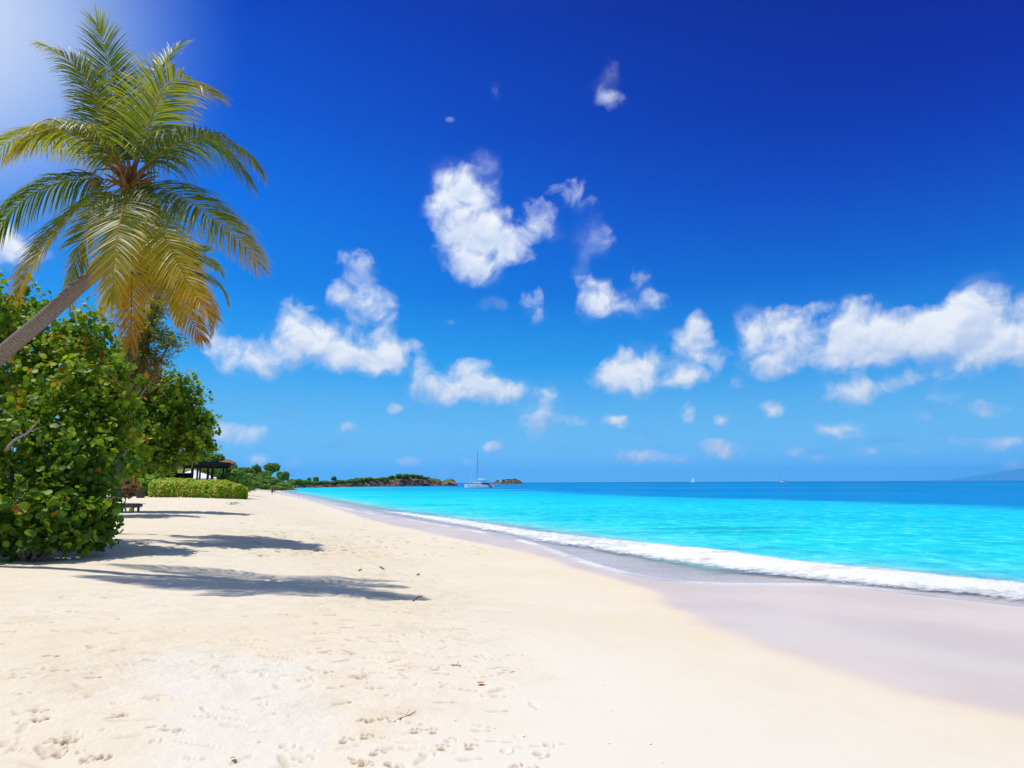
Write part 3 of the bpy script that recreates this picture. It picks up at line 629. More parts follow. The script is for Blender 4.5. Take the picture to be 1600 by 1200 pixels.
# ------------------------------------------------------------------ coconut palms
def bez(pts, n):
    pts = np.asarray(pts, float); t_ = np.linspace(0, 1, n)[:, None]
    if len(pts) == 3: return (1-t_)**2*pts[0]+2*t_*(1-t_)*pts[1]+t_**2*pts[2]
    return (1-t_)**3*pts[0]+3*t_*(1-t_)**2*pts[1]+3*t_**2*(1-t_)*pts[2]+t_**3*pts[3]
def through(p0, p1, p2, p3): # control points so that the curve passes p1 and p2
    p0, p1, p2, p3 = map(np.asarray, (p0, p1, p2, p3))
    c1 = (-5*p0+18*p1-9*p2+2*p3)/6; c2 = (2*p0-9*p1+18*p2-5*p3)/6; return [p0, c1, c2, p3]
def frond(name, ctrl, parent, loc, n=100, width=.62, t0=.2, t1=.6, droop=.55, seed=0, side=None, fold=.15, lw=.0128, gap=0.0):
    r_ = np.random.default_rng(seed)
    cv = bez(ctrl, 60)-np.asarray(loc); seg = np.linalg.norm(np.diff(cv, axis=0), axis=1); L = seg.sum(); s_ = np.concatenate([[0], np.cumsum(seg)])/L
    tg = np.gradient(cv, axis=0); tg /= np.linalg.norm(tg, axis=1)[:, None]
    if side is None:
        o = cv[-1]-cv[0]; o = np.array([o[0], o[1], 0]); o /= np.linalg.norm(o)+1e-9; side = np.cross(o, [0, 0, 1.])
    side = np.asarray(side, float); side /= np.linalg.norm(side)
    mb = MB(); rd = np.interp(s_, [0, .06, .15, 1], [.045, .026, .018, .004])
    mb.tube(cv[::3], rd[::3], 6, a=np.interp(s_, [0, 1], [min(1, t0+.42), min(1., t1+.1)])[::3])
    VV = []; AA = []
    pos = np.linspace(.14, .995, n)+r_.normal(0, .0025, n)
    for sg in (-1, 1):
        for q in pos:
            if r_.random() < gap: continue
            p = np.array([np.interp(q, s_, cv[:, k]) for k in range(3)]); tt = np.array([np.interp(q, s_, tg[:, k]) for k in range(3)]); tt /= np.linalg.norm(tt)
            sd_ = side-tt*side.dot(tt); sd_ /= np.linalg.norm(sd_)+1e-9; nn = np.cross(sd_, tt); 
            if nn[2] < 0: nn = -nn
            prof = (math.sin(math.pi*min(1, (q+.06)/1.12)**.75)**.6)*(1-.25*q)
            ln = width*1.42*(.25+.85*prof)*r_.uniform(.85, 1.08)
            ang = np.interp(q, [0, .5, .9, 1], [R(62), R(50), R(33), R(14)])+r_.normal(0, .05)
            dr = math.cos(ang)*tt+math.sin(ang)*sg*sd_+nn*(fold+r_.normal(0, .06))
            dr /= np.linalg.norm(dr); w = lw*(.6+.6*prof); pts = [p]; K = 6
            cur = dr.copy(); dpv = droop*r_.uniform(.7, 1.35)
            for k in range(K):
                pts.append(pts[-1]+cur*ln/K); cur = cur+np.array([0, 0, -1.])*dpv*(.25+.55*(k+1)/K)*.42+r_.normal(0, .012, 3); cur /= np.linalg.norm(cur)
            pts = np.array(pts); tw = tt-dr*tt.dot(dr); tw /= np.linalg.norm(tw)+1e-9; tw = tw*.85+nn*r_.normal(0, .35); tw /= np.linalg.norm(tw)
            ws = w*np.array([.45, .95, 1, .9, .7, .42, .05])[:, None]
            vv = np.concatenate([pts-tw*ws, pts+tw*ws]); VV.append(vv)
            base = t0+(t1-t0)*q**1.5+r_.normal(0, .035); tip = r_.uniform(.05, .26)*(1 if r_.random() < .8 else 1.8)
            al = np.clip(base+tip*np.linspace(0, 1, K+1)**2.5, 0, 1); AA.append(np.concatenate([al, al]))
    VV = np.concatenate(VV); K1 = 7; nl = len(VV)//(2*K1); q = np.arange(K1-1)
    one = np.stack([q, q+1, q+1+K1, q+K1], -1); ff = (one[None]+(np.arange(nl)*2*K1)[:, None, None]).reshape(-1, 4)
    mb.add(VV, ff, np.concatenate(AA))
    ob = mb.build(name, PALM, parent); return ob

YP = 13.0
PL = at(-330, 870, YP+.6); PL[2] = onsand(PL[0], PL[1])-.05
palm = tag(empty('coconut_palm', PL), 'tall coconut palm leaning in from the left edge with green and orange fronds', 'palm tree', 'coconut palms')
tp = [PL+np.array([0, 0, -.2]), at(-230, 765, YP+.5), at(-100, 655, YP+.3), at(0, 556, YP+.15), at(60, 505, YP), at(112, 458, YP), at(155, 420, YP), at(182, 375, YP), at(198, 325, YP), at(204, 288, YP)]
from itertools import chain
def catmull(P, n=10):
    P = [np.array(p) for p in P]; P = [2*P[0]-P[1]]+P+[2*P[-1]-P[-2]]; out = []
    for i in range(1, len(P)-2):
        for k in range(n):
            u = k/n; out.append(.5*((2*P[i])+(-P[i-1]+P[i+1])*u+(2*P[i-1]-5*P[i]+4*P[i+1]-P[i+2])*u*u+(-P[i-1]+3*P[i]-3*P[i+1]+P[i+2])*u**3))
    out.append(P[-2]); return np.array(out)
tc = catmull(tp, 22)-PL; k = len(tc); sl_ = np.linspace(0, 1, k)
rad = np.interp(sl_, [0, .05, .15, .6, .9, 1], [.34, .23, .165, .14, .105, .12])*(1+.03*np.abs(((sl_*95) % 1)-.5))
MB().tube(tc, rad, 20, a=sl_).build('trunk', TRUNK, palm, True)
CC = (203, 286)
def fr(p1, p2, p3, dy=(0, 0, 0), **kw):
    a = at(CC[0], CC[1], YP); c = through(a, at(*p1, YP+dy[0]), at(*p2, YP+dy[1]), at(*p3, YP+dy[2]))
    return frond('frond', c, palm, PL, **kw)
SX = (1, 0, 0)
FR = [ # path in the photo, depth of each point, look
 ((180,185),(168,100),(152,38),(.25,.2,-.1), dict(width=.78, t0=.12, t1=.42, droop=.35, side=(1,.3,0), fold=.1)),
 ((163,190),(128,118),(70,72),(-.2,-.5,-.7), dict(width=.60, t0=.24, t1=.5, droop=1.3, side=(.75,.8,0))),
 ((222,195),(243,120),(284,72),(.9,1.7,2.3), dict(width=.76, t0=.05, t1=.32, droop=.5, side=(1,-.3,0))),
 ((235,190),(268,128),(335,150),(-.5,-.9,-1.1), dict(width=.74, t0=.28, t1=.55, droop=.8, side=(.8,.6,0))),
 ((262,232),(335,215),(402,262),(-.3,-.6,-.9), dict(width=.80, t0=.15, t1=.42, droop=1.6)),
 ((275,225),(330,222),(392,285),(.7,1.0,1.2), dict(width=.74, t0=.05, t1=.35, droop=1.7)),
 ((155,225),(95,200),(28,232),(-.5,-1.0,-1.3), dict(width=.82, t0=.28, t1=.60, droop=1.8)),
 ((150,240),(60,210),(-20,262),(.6,1.0,1.1), dict(width=.78, t0=.25, t1=.5, droop=1.8)),
 ((125,280),(45,308),(-22,395),(-.3,-.5,-.6), dict(width=.72, t0=.12, t1=.38, droop=1.9)),
 ((140,310),(75,378),(32,455),(-.5,-.9,-1.0), dict(width=.72, t0=.25, t1=.74, droop=.5, side=(1,-.3,.5))),
 ((192,325),(180,395),(178,470),(-1.2,-2.0,-2.2), dict(width=.66, t0=.30, t1=.62, droop=.35, side=(1,0,0), fold=.05, n=140)),
 ((206,345),(206,440),(203,535),(-.7,-1.2,-1.3), dict(width=.58, t0=.42, t1=.92, droop=.25, side=(1,.1,0), fold=.05, n=140)),
 ((262,298),(340,345),(403,412),(-.5,-.8,-.9), dict(width=.78, t0=.15, t1=.72, droop=1.0, side=(.75,.8,.6))),
 ((238,335),(285,425),(330,492),(-1.0,-1.6,-1.8), dict(width=.66, t0=.25, t1=.86, droop=.5, side=(.9,.4,.4), n=136)),
 ((235,350),(272,440),(316,532),(.1,.2,.2), dict(width=.55, t0=.35, t1=.85, droop=.5, side=(.9,.4,.3))),
 ((155,330),(120,400),(105,470),(.2,.4,.5), dict(width=.58, t0=.3, t1=.62, droop=.45, side=(1,-.4,.2))),
]
for i, (a, b_, c, dy, kw) in enumerate(FR):
    kw['t0'] += (.07 if kw['t0'] > .2 else .0)
    kw.setdefault('n', 132); fr(a, b_, c, dy, seed=200+i, **kw)
# old boots, stalks, coconuts
mb = MB(); cb = at(*CC, YP)-PL
for i in range(22):
    a_ = i*2.4; z0 = -.25+.02*i; rr_ = np.random.default_rng(i)
    o = np.array([math.cos(a_), math.sin(a_), 0]); p0 = cb+np.array([0, 0, z0])+o*.10
    mb.tube(np.array([p0, p0+o*.10+[0, 0, .12], p0+o*.24+[0, 0, .26], p0+o*.42+[0, 0, .34]]), [.07, .06, .045, .025], 6, flat=.5)
for i in range(9):
    a_ = rng.uniform(0, 6.28); o = np.array([math.cos(a_), math.sin(a_), 0]); p0 = cb+o*.1
    mb.tube(np.array([p0, p0+o*.4+[0, 0, .08], p0+o*.7+[0, 0, -.08], p0+o*.85+[0, 0, -.42]]), [.022, .016, .012, .005], 5)
mb.build('leaf_base', BOOT, palm, True)
def ball(c, r, seed=0, sq=1.15, n=12):
    v = []; f = []
    for i in range(n//2+1):
        ph = math.pi*i/(n//2)
        for j in range(n): th = 2*math.pi*j/n; v.append((r*math.sin(ph)*math.cos(th), r*math.sin(ph)*math.sin(th), r*sq*math.cos(ph)*(1 if math.cos(ph) > 0 else 1.1)))
    f = [(i*n+j, (i+1)*n+j, (i+1)*n+(j+1) % n, i*n+(j+1) % n) for i in range(n//2) for j in range(n)]
    return np.array(v)+np.array(c), f
for (px, py, dy) in [(149,286,-.45),(226,300,-.35),(233,292,-.2),(219,306,-.3),(196,302,-.35)]:
    v, f_ = ball(at(px, py, YP+dy)-PL, .10); mb = MB(); mb.add(v, f_); mb.build('coconut', NUT, palm, True)

def random_palm(crown_px, Yc, base_px, label, seed, nf=20, L=3.0, t1=.6):
    r_ = np.random.default_rng(seed); c = at(*crown_px, Yc); b_ = at(*base_px, Yc+.4); b_[2] = onsand(b_[0], b_[1])
    o = tag(empty('coconut_palm', b_), label, 'palm tree', 'coconut palms')
    p = catmull([b_-[0, 0, .2], b_*.6+c*.4+np.array([-.3, 0, 0]), b_*.25+c*.75, c], 24)-b_; s_ = np.linspace(0, 1, len(p))
    MB().tube(p, np.interp(s_, [0, .1, 1], [.26, .18, .12]), 12, a=s_).build('trunk', TRUNK, o, True)
    for i in range(nf):
        a_ = i*2.39996+r_.uniform(-.2, .2); e_ = np.interp(i/(nf-1), [0, 1], [R(-55), R(75)]); Li = L*r_.uniform(.85, 1.05)
        oo = np.array([math.cos(a_), math.sin(a_), 0]); 
        tip = c+oo*Li*math.cos(e_*.7)*.9+np.array([0, 0, Li*math.sin(e_)*.75-.5])
        m1 = c+oo*Li*.30+np.array([0, 0, Li*(.12+.30*math.sin(e_))]); m2 = c+oo*Li*.66*math.cos(e_*.4)+np.array([0, 0, Li*(.08+.45*math.sin(e_))])
        ag = np.interp(i/(nf-1), [0, .5, 1], [.5, .2, .08])
        frond('frond', through(c, m1, m2, tip), o, b_, n=80, width=.55, t0=ag, t1=ag+.3, droop=.8, seed=seed*50+i, lw=.015)
    return o
random_palm((258, 432), 21.5, (110, 830), 'smaller coconut palm half hidden behind the leaning palm, its fronds showing at right', 5, 24, 2.4)

# hanging frond tips of the second palm and the feathery tree under the crowns
def feather_tree():
    loc = at(120, 800, 19.5); loc[2] = onsand(loc[0], loc[1])
    o = tag(empty('feathery_tree', loc), 'small feathery tree with yellow green leaflets and hanging brown pods under the palm crowns', 'tree')
    bl = [B(235,520,19.5,38,.75), B(265,535,19.5,26,.7), B(205,545,19.5,34,.7), B(240,560,19.5,30,.6), B(222,498,19.5,30,.8), B(245,480,19.8,24,.8)]
    branches(loc, bl, o, 'trunk', .09, 77, BARK)
    P, D = shell_points(bl, 22, .3, 1.05, seed=5, keep_in=.3)
    C = []; Nn = []; T = []; r_ = np.random.default_rng(3)
    for k in range(14): 
        C.append(P+D*[.9, .9, .2]*(k/14-.5)*.4+r_.normal(0, .035, P.shape)); Nn.append(r_.normal(0, .3, P.shape)+[0, 0, 1]); T.append(np.clip(r_.normal(.64, .17, len(P)), 0, .95))
    v, f_, a = leaves(np.concatenate(C)-loc, np.concatenate(Nn), r_.uniform(.020, .045, len(P)*14), np.concatenate(T), DISC5)
    mesh('crown', v, f_, FEATH, o, {'tint': a})
    C = []; 
    for (px, py) in [(212,590),(200,600),(240,575),(225,580),(195,585),(246,590)]:
        c = at(px, py, 19.3); C.append(c+r_.normal(0, 1, (120, 3))*[.12, .12, .26])
    C = np.concatenate(C); nn = r_.normal(0, 1, C.shape)*[1, 1, .2]
    v, f_, a = leaves(C-loc, nn, .045, r_.uniform(.3, 1, len(C)), DISC5, .5); mesh('dry_pods', v, f_, DRYG, o, {'tint': a})['kind'] = 'stuff'
feather_tree()

# leaning bare branch at the edge of the foreground bush
b0 = hit(132, 853); p1 = at(150, 815, b0[1]-1.5); p2 = at(178, 776, b0[1]-2.0)
br = MB().tube(local(b0, np.array([b0-[0, 0, .1], (b0+p1)/2+[.03, 0, .02], p1, (p1+p2)/2+[-.02, 0, .03], p2])), [.05, .042, .035, .026, .012], 8)
br.tube(local(b0, wander(p1, at(143, 786, b0[1]-1.8), 6, .2, 3)), np.linspace(.018, .006, 6), 5)
br.tube(local(b0, wander((p1+p2)/2, at(168, 770, b0[1]-2.0), 5, .2, 4)), np.linspace(.014, .005, 5), 5)
o = br.build('bare_branch', TWIGM, None, True); o.location = b0; tag(o, 'bare grey branch sticking out of the sand at the right edge of the low bush', 'branch')
b1 = at(10, 703, 13.9); b2 = at(62, 655, 14.0)
o = MB().tube(local(b1, wander(b1, b2, 8, .1, 8)), np.linspace(.035, .014, 8), 7).tube(local(b1, wander((b1*.4+b2*.6), at(66, 668, 14.1), 5, .1, 9)), np.linspace(.014, .006, 5), 5).build('bare_branch', TWIGM, None, True)
o.location = b1; tag(o, 'pale bare branch crossing the dark hollow in the leaves at the left edge', 'branch')

# ------------------------------------------------------------------ hedges, dry shrub
def hedge(path_px, name, label, base_ys, hts, Ys, wid, seed, tint, n=9000, sz=.13):
    r_ = np.random.default_rng(seed)
    pts = []; 
    for px, yb, Yd in zip(path_px, base_ys, Ys): p = at(px, yb, Yd); pts.append([p[0], p[1], onsand(p[0], p[1])-.05])
    pts = np.array(pts); s_ = np.linspace(0, 1, len(pts)); u = r_.random(n)
    C = np.stack([np.interp(u, s_, pts[:, k]) for k in range(3)], -1); h = np.interp(u, s_, hts)
    ph = r_.uniform(-.15, 1.0, n)*math.pi; en = np.minimum(1, np.minimum(u, 1-u)*14+.25)
    rr_ = r_.uniform(.84, 1.07, n)*(1+.02*np.sin(u*61+1)+.03*np.sin(u*23+ph*3)+.03*np.sin(u*9.3)+.03*np.sin(u*131+ph*5)); w_ = wid/2
    cx = np.cos(ph)*w_*rr_*en; cz = np.maximum(0.02, np.abs(np.sin(ph))**.55*h*rr_*(.7+.3*en))
    C[:, 1] += cx; z0 = C[:, 2].copy(); C[:, 2] += cz
    low = r_.random(n) < .35; C[low, 2] = z0[low]+r_.random(low.sum())*h[low]*.9; C[low, 1] = C[low, 1]-0
    nn = np.stack([r_.normal(0, .5, n), np.cos(ph)+r_.normal(0, .4, n), np.abs(np.sin(ph))+.4+r_.normal(0, .4, n)], -1)
    loc = pts[len(pts)//2]
    T = np.clip(r_.normal(tint, .17, n)+.12*np.sin(u*37)+.25*(cz/h-.5)*0, 0, 1)
    v, f_, a = leaves(C-loc, nn, sz*r_.uniform(.6, 1.2, n), T, DISC5)
    o = mesh(name, v, f_, HEDGEG, None, {'tint': a}); o.location = loc
    return tag(o, label, 'hedge', 'hedges at the back of the beach')
hedge([180, 215, 255], 'clipped_hedge', 'bright green hedge behind the brown bin', [768, 768, 768], [2.5, 2.6, 2.4], [80, 81, 82], 4.5, 3, .25, 8000, .13)
hedge([240, 270, 310, 350, 383], 'clipped_hedge', 'long yellow green hedge in front of the dark pavilion, ending in a rounded tip', [768]*5, [2.05, 2.1, 2.05, 2.0, 1.5], [79, 79, 79, 79, 81], 4.0, 4, .62, 15000, .12)
def leafy_shrub(px, py, Y, rpx, label, name, mat, seed, sz, tint, n=1500, sq=.9, cat='shrub', group=None):
    c = at(px, py, Y); loc = np.array([c[0], c[1], onsand(c[0], c[1])]); o = tag(empty(name, loc), label, cat, group)
    bl = [(*c, rpx*Y/1000, sq)]; branches(loc, bl, o, 'trunk', .05, seed, BARK)
    r_ = np.random.default_rng(seed); P, D = shell_points(bl, n/(4*math.pi*bl[0][3]**2), .4, 1.1, seed=seed, keep_in=.3, zmin=loc[2]+.02)
    v, f_, a = leaves(P-loc, D+r_.normal(0, .6, P.shape), sz*r_.uniform(.6, 1.3, len(P)), np.clip(r_.normal(tint, .2, len(P)), 0, 1), DISC5)
    mesh('crown', v, f_, mat, o, {'tint': a}); return o
leafy_shrub(196, 757, 55, 17, 'half dead shrub with orange brown leaves left of the brown bin', 'dry_shrub', DRYG, 31, .11, .55, 1400)
leafy_shrub(365, 752, 86, 22, 'dark green bush just behind the rounded end of the hedge', 'bush', HILLG, 32, .18, .3, 2200, .7)
leafy_shrub(385, 755, 110, 17, 'second dark bush behind the hedge tip, nearer the open beach', 'bush', HILLG, 33, .2, .4, 1800, .7)
leafy_shrub(225, 725, 84, 22, 'dark bush in the shade under the round sea grape tree', 'bush', HILLG, 34, .2, .1, 2500, .8)
leafy_shrub(194, 770, 46, 13, 'heap of dark dry brush behind the wooden sunbed', 'brush_pile', DRYG, 35, .08, .02, 1200, .6, 'brush pile')

# ------------------------------------------------------------------ wooden sunbed, bin, pavilion, parasols
def sunbed():
    Yb = 38.0; c = at(196, 787, Yb); loc = np.array([c[0], c[1], onsand(c[0], c[1])])
    s_ = 1.0; o = tag(empty('wooden_sunbed', loc, R(4)), 'low reddish brown wooden sunbed by the edge of the big bush', 'sunbed')
    m = MB()
    for i in range(9): m.box((-.62+i*.155, 0, .44), (.13, .75, .035))
    m.build('slatted_top', REDW, o)
    m = MB(); m.box((0, -.40, .36), (1.5, .045, .16)); m.box((0, .40, .36), (1.5, .045, .16)); m.box((.76, 0, .36), (.045, .84, .15)); m.box((-.76, 0, .36), (.045, .84, .15)); m.build('frame', REDW, o)
    for (x, y) in [(-.6, -.32), (.6, -.32), (-.6, .32), (.6, .32), (0, -.32)]: MB().box((x, y, .14), (.1, .1, .30)).build('leg', REDW, o)
sunbed()
def litter_bin():
    c = at(220, 770, 75); loc = np.array([c[0], c[1], onsand(c[0], c[1])])
    o = tag(empty('litter_bin', loc, R(8)), 'square dark brown litter bin in front of the bright green hedge', 'bin')
    m = MB(); m.box((0, 0, .42), (.62, .62, .84))
    for i in range(6): m.box((-.27+i*.108, -.325, .42), (.085, .03, .8))
    for i in range(6): m.box((.325, -.27+i*.108, .42), (.03, .085, .8))
    m.build('slatted_body', BIN, o)
    MB().box((0, 0, .90), (.70, .70, .05)).build('lid', BIN, o)
    m = MB(); 
    for sx in (-1, 1):
        for sy in (-1, 1): m.box((sx*.31, sy*.31, 1.0), (.05, .05, .32))
    m.box((0, 0, 1.19), (.74, .74, .05)); m.build('canopy', BIN, o)
litter_bin()
def pavilion():
    Y0 = 84.0; c = at(300, 768, Y0); z = onsand(c[0], c[1]); loc = np.array([c[0], c[1], z]); top = at(300, 728, Y0)[2]-z
    o = tag(empty('beach_pavilion', loc, R(2)), 'open dark timber beach pavilion with a flat roof behind the hedge', 'pavilion')
    w = 8.2
    m = MB(); m.box((-.2, 0, top+.12), (w, 5.2, .22)); m.box((-.2, 0, top+.34), (w*.97, 5.0, .2), ry=R(-.6)); m.box((2.4, 0, top+.26), (3.6, 5.3, .14), ry=R(1.6)); m.build('roof', DARKW, o)
    m = MB(); 
    for i in range(16): m.box((-3.9+i*.5, 0, top-.02), (.08, 5.4, .12))
    m.box((-.2, -2.3, top-.18), (w*.96, .14, .2)); m.box((-.2, 2.3, top-.18), (w*.96, .14, .2)); m.build('beam', DARKW, o)
    for x in (-3.4, -2.3, -1.1, -.15, .85, 1.55, 2.9, 3.35):
        for y in (-2.3, 2.3): MB().box((x, y, (top-.2)/2), (.17, .17, top-.2)).build('post', DARKW, o)
    m = MB(); m.box((-2.6, 1.4, .6), (2.6, 1.0, 1.2)); m.box((-3.0, 2.5, 1.5), (3.6, .1, 3.0)); m.build('counter_and_shade_panel', DARKW, o)  # counter, plus a dark back panel added to stand for the interior shade
pavilion()
def parasol(px, Yd, top_py, half, label):
    p = at(px, top_py, Yd); z = onsand(p[0], p[1]); loc = np.array([p[0], p[1], z]); h = p[2]-z
    o = tag(empty('beach_parasol', loc), label, 'parasol', 'white parasols at the pavilion')
    MB().tube([(0, 0, 0), (0, 0, h*.5), (0, 0, h+.1)], .035, 8).build('pole', ALU, o)
    n = 8; v = [(0, 0, h)]; f_ = []
    for r_, dz in ((.5, .34), (1.0, .62)):
        for j in range(n): a_ = 2*math.pi*(j+.5)/n; v.append((half*r_*math.cos(a_), half*r_*math.sin(a_), h-dz*half*.62))
    f_ = [(0, 1+j, 1+(j+1) % n) for j in range(n)]+[(1+j, 1+n+j, 1+n+(j+1) % n, 1+(j+1) % n) for j in range(n)]
    for j in range(n): a_ = 2*math.pi*(j+.5)/n; v.append((half*math.cos(a_), half*math.sin(a_), h-.62*half*.62-.3))
    f_ += [(1+n+j, 1+2*n+j, 1+2*n+(j+1) % n, 1+n+(j+1) % n) for j in range(n)]
    MB().add(v, f_).build('canopy', CANVAS, o)
parasol(302, 96, 733.5, 3.0, 'large white parasol seen between the pavilion posts, the taller one')
parasol(318, 92, 739.0, 2.0, 'smaller white parasol lower behind the right posts of the pavilion')
parasol(288, 94, 740.0, 1.7, 'small white parasol behind the left posts of the pavilion')

# ------------------------------------------------------------------ hill, headland, islet, mountain
def terrain(name, x0, x1, y0, y1, nx, ny, fn, mat):
    xs = np.linspace(x0, x1, nx); ys = np.linspace(y0, y1, ny); Xg, Yg = np.meshgrid(xs, ys); Zg_ = fn(Xg, Yg)
    i = np.arange(ny-1)[:, None]*nx; j = np.arange(nx-1)[None]; f_ = np.stack([i+j, i+j+1, i+nx+j+1, i+nx+j], -1).reshape(-1, 4)
    o = mesh(name, np.stack([Xg, Yg, Zg_], -1).reshape(-1, 3), f_, mat, None, None, True); o['kind'] = 'structure'; return o
def hill_mat():
    m, nt, out = new_mat('scrub_ground'); co = nt.n('ShaderNodeTexCoord').outputs['Object']
    n_ = nt.noise(co, .12, 5, .6); n2_ = nt.noise(co, .9, 4, .6)
    c = nt.mix(nt.mr(n_, .4, .6), (.10, .15, .035), (.24, .24, .09)); c = nt.mix(nt.mr(n2_, .55, .7, 0, .6), c, (.05, .08, .03))
    b = nt.n('ShaderNodeBsdfPrincipled', {'Base Color': c, 'Roughness': .95, 'Specular IOR Level': .1}); nt.L.new(b.outputs[0], out.inputs[0]); return m
SCRUB = hill_mat()
def hillz(x, y):
    x = np.asarray(x, float); y = np.asarray(y, float)
    g1 = 11.5*np.exp(-((x+195)/52)**2-((y-345)/62)**2); g2 = 1.2*np.exp(-((x+140)/45)**2-((y-370)/45)**2)
    return g1+g2+1.4+vnoise(x, y, .05, 71, 3)*1.5-.6*0
def hillz2(x, y):
    e = sstep(x, -95, -112)*sstep(y, 262, 290)*sstep(x, -420, -360)*sstep(y, 520, 480)
    dd_ = sdist(np.asarray(x, float), np.asarray(y, float)); e = e*sstep(dd_, .5, 7)
    return -1.2+(hillz(x, y)+1.2)*e
terrain('hill', -420, -95, 255, 520, 150, 130, hillz2, SCRUB)
# headland: strip along the far coast
hx = np.array([440, 470, 500, 540, 565, 590, 620, 650, 672, 684, 690, 694, 700, 707, 712, 716]); hh_ = np.array([2.2, 2.6, 3.2, 4.0, 5.0, 6.2, 7.4, 7.8, 7.2, 6.0, 4.4, 3.6, 5.6, 6.2, 4.8, -.6])
def coast_pt(px):
    u = (px-452)/(715-452); Yc = 375+(563-375)*max(-.1, u)**1.0; v = ray(px, 760)
    return np.array([v[0]*Yc, Yc])
nu, nv = 620, 46
pxs = np.linspace(440, 717, nu); cp = np.array([coast_pt(p) for p in pxs]); vv_ = np.concatenate([np.linspace(0, 16, 30), np.linspace(18, 60, 16)])
Xh = cp[:, 0][:, None]+vv_[None]*(-.15); Yh = cp[:, 1][:, None]+vv_[None]*1.0
hu = np.interp(pxs, hx, hh_)[:, None]
rk = vnoise(Xh, Yh, .16, 81, 4); rk2 = vnoise(Xh, Yh*1.5, .5, 83, 3)
pr = sstep(vv_[None]+rk*9, 0, 9)*.72+.28*sstep(vv_[None]+rk2*5, 8, 22)
Zh = hu*pr*(1+.35*rk*sstep(pxs, 560, 600)[:, None])+rk2*2.2*pr*(1-pr*.5)*sstep(pxs, 520, 590)[:, None]-.5
Xh += rk*5*pr; Yh += rk2*3*pr
def headmat():
    m, nt, out = new_mat('headland_rock'); co = nt.n('ShaderNodeTexCoord').outputs['Object']
    n_ = nt.noise(co, .35, 7, .65); n2_ = nt.noise(co, 1.4, 5, .65)
    rock = nt.mix(nt.mr(n_, .36, .62), (.085, .06, .05), (.30, .19, .14)); rock = nt.mix(nt.mr(n2_, .52, .62, 0, .75), rock, (.04, .03, .028))
    geo = nt.n('ShaderNodeNewGeometry').outputs['Normal']; nz = nt.n('ShaderNodeSeparateXYZ', {0: geo}).outputs[2]
    z = nt.n('ShaderNodeSeparateXYZ', {0: co}).outputs
    gm = nt.m('MULTIPLY', nt.mr(nt.m('ADD', nz, nt.m('MULTIPLY', nt.m('SUBTRACT', n_, .5), .5)), .86, .96), nt.mr(z[2], 1.6, 2.6))
    c = nt.mix(gm, rock, nt.mix(nt.mr(n2_, .4, .6), (.20, .24, .05), (.09, .14, .03)))
    bp = nt.n('ShaderNodeBump', {'Height': nt.m('ADD', n_, nt.m('MULTIPLY', n2_, .5)), 'Strength': 1.0, 'Distance': 1.2})
    b = nt.n('ShaderNodeBsdfPrincipled', {'Base Color': c, 'Roughness': .95, 'Specular IOR Level': .1, 'Normal': bp.outputs[0]}); nt.L.new(b.outputs[0], out.inputs[0]); return m
HEADM = headmat()
i = np.arange(nu-1)[:, None]*nv; j = np.arange(nv-1)[None]; f_ = np.stack([i+j, i+nv+j, i+nv+j+1, i+j+1], -1).reshape(-1, 4)
hd = mesh('headland', np.stack([Xh, Yh, Zh], -1).reshape(-1, 3), f_, HEADM, None, None, False); hd['kind'] = 'structure'
def head_top(px, v=14):
    a = int(np.argmin(abs(pxs-px))); b_ = int(np.argmin(abs(vv_-v))); return np.array([Xh[a, b_], Yh[a, b_], Zh[a, b_]])
# islet
def islet_fn(x, y):
    c = plane(791, 757.9); cx, cy = (791-800)/F*950+0, 950.0
    u = (x-cx)/27; w = (y-cy)/22; q = np.sqrt(u*u+w*w)
    n_ = vnoise(x, y, .12, 91, 4)
    asym = np.where(u > 0, 1.0, .72)
    return -1+6.6*asym*sstep(1-q+n_*.25, 0, .40)+n_*1.6*sstep(1-q, 0, .4)+1.0*np.exp(-((u-.35)/.3)**2-w*w*3)
terrain('islet', (791-800)/F*950-36, (791-800)/F*950+38, 922, 980, 220, 120, islet_fn, HEADM)
# mountain on the horizon at the right
def mtn_fn(x, y):
    cx = (1610-800)/F*40000; u = (x-cx)/5300; w = (y-40500)/3700
    prof = np.interp(u, [-1.0, -.72, -.45, -.2, 0, .3, .8, 1], [0, .12, .5, .8, .92, 1, .5, 0])
    return -4+780*prof*np.exp(-w*w*2.2)*(1+.25*vnoise(x, y, .0008, 95, 4))
terrain('mountain', 27200, 38200, 35500, 45500, 160, 60, mtn_fn, MTN)
def haze():
    m, nt, out = new_mat('sea_haze')
    v = nt.n('ShaderNodeVolumePrincipled', {'Color': (.16, .58, 1.0, 1), 'Density': 4.0e-5, 'Anisotropy': .2})
    nt.L.new(v.outputs[0], out.inputs['Volume'])
    o = MB().box((0, 22000, 446), (110000, 50000, 908)).build('haze', m); o['kind'] = 'stuff'
haze()

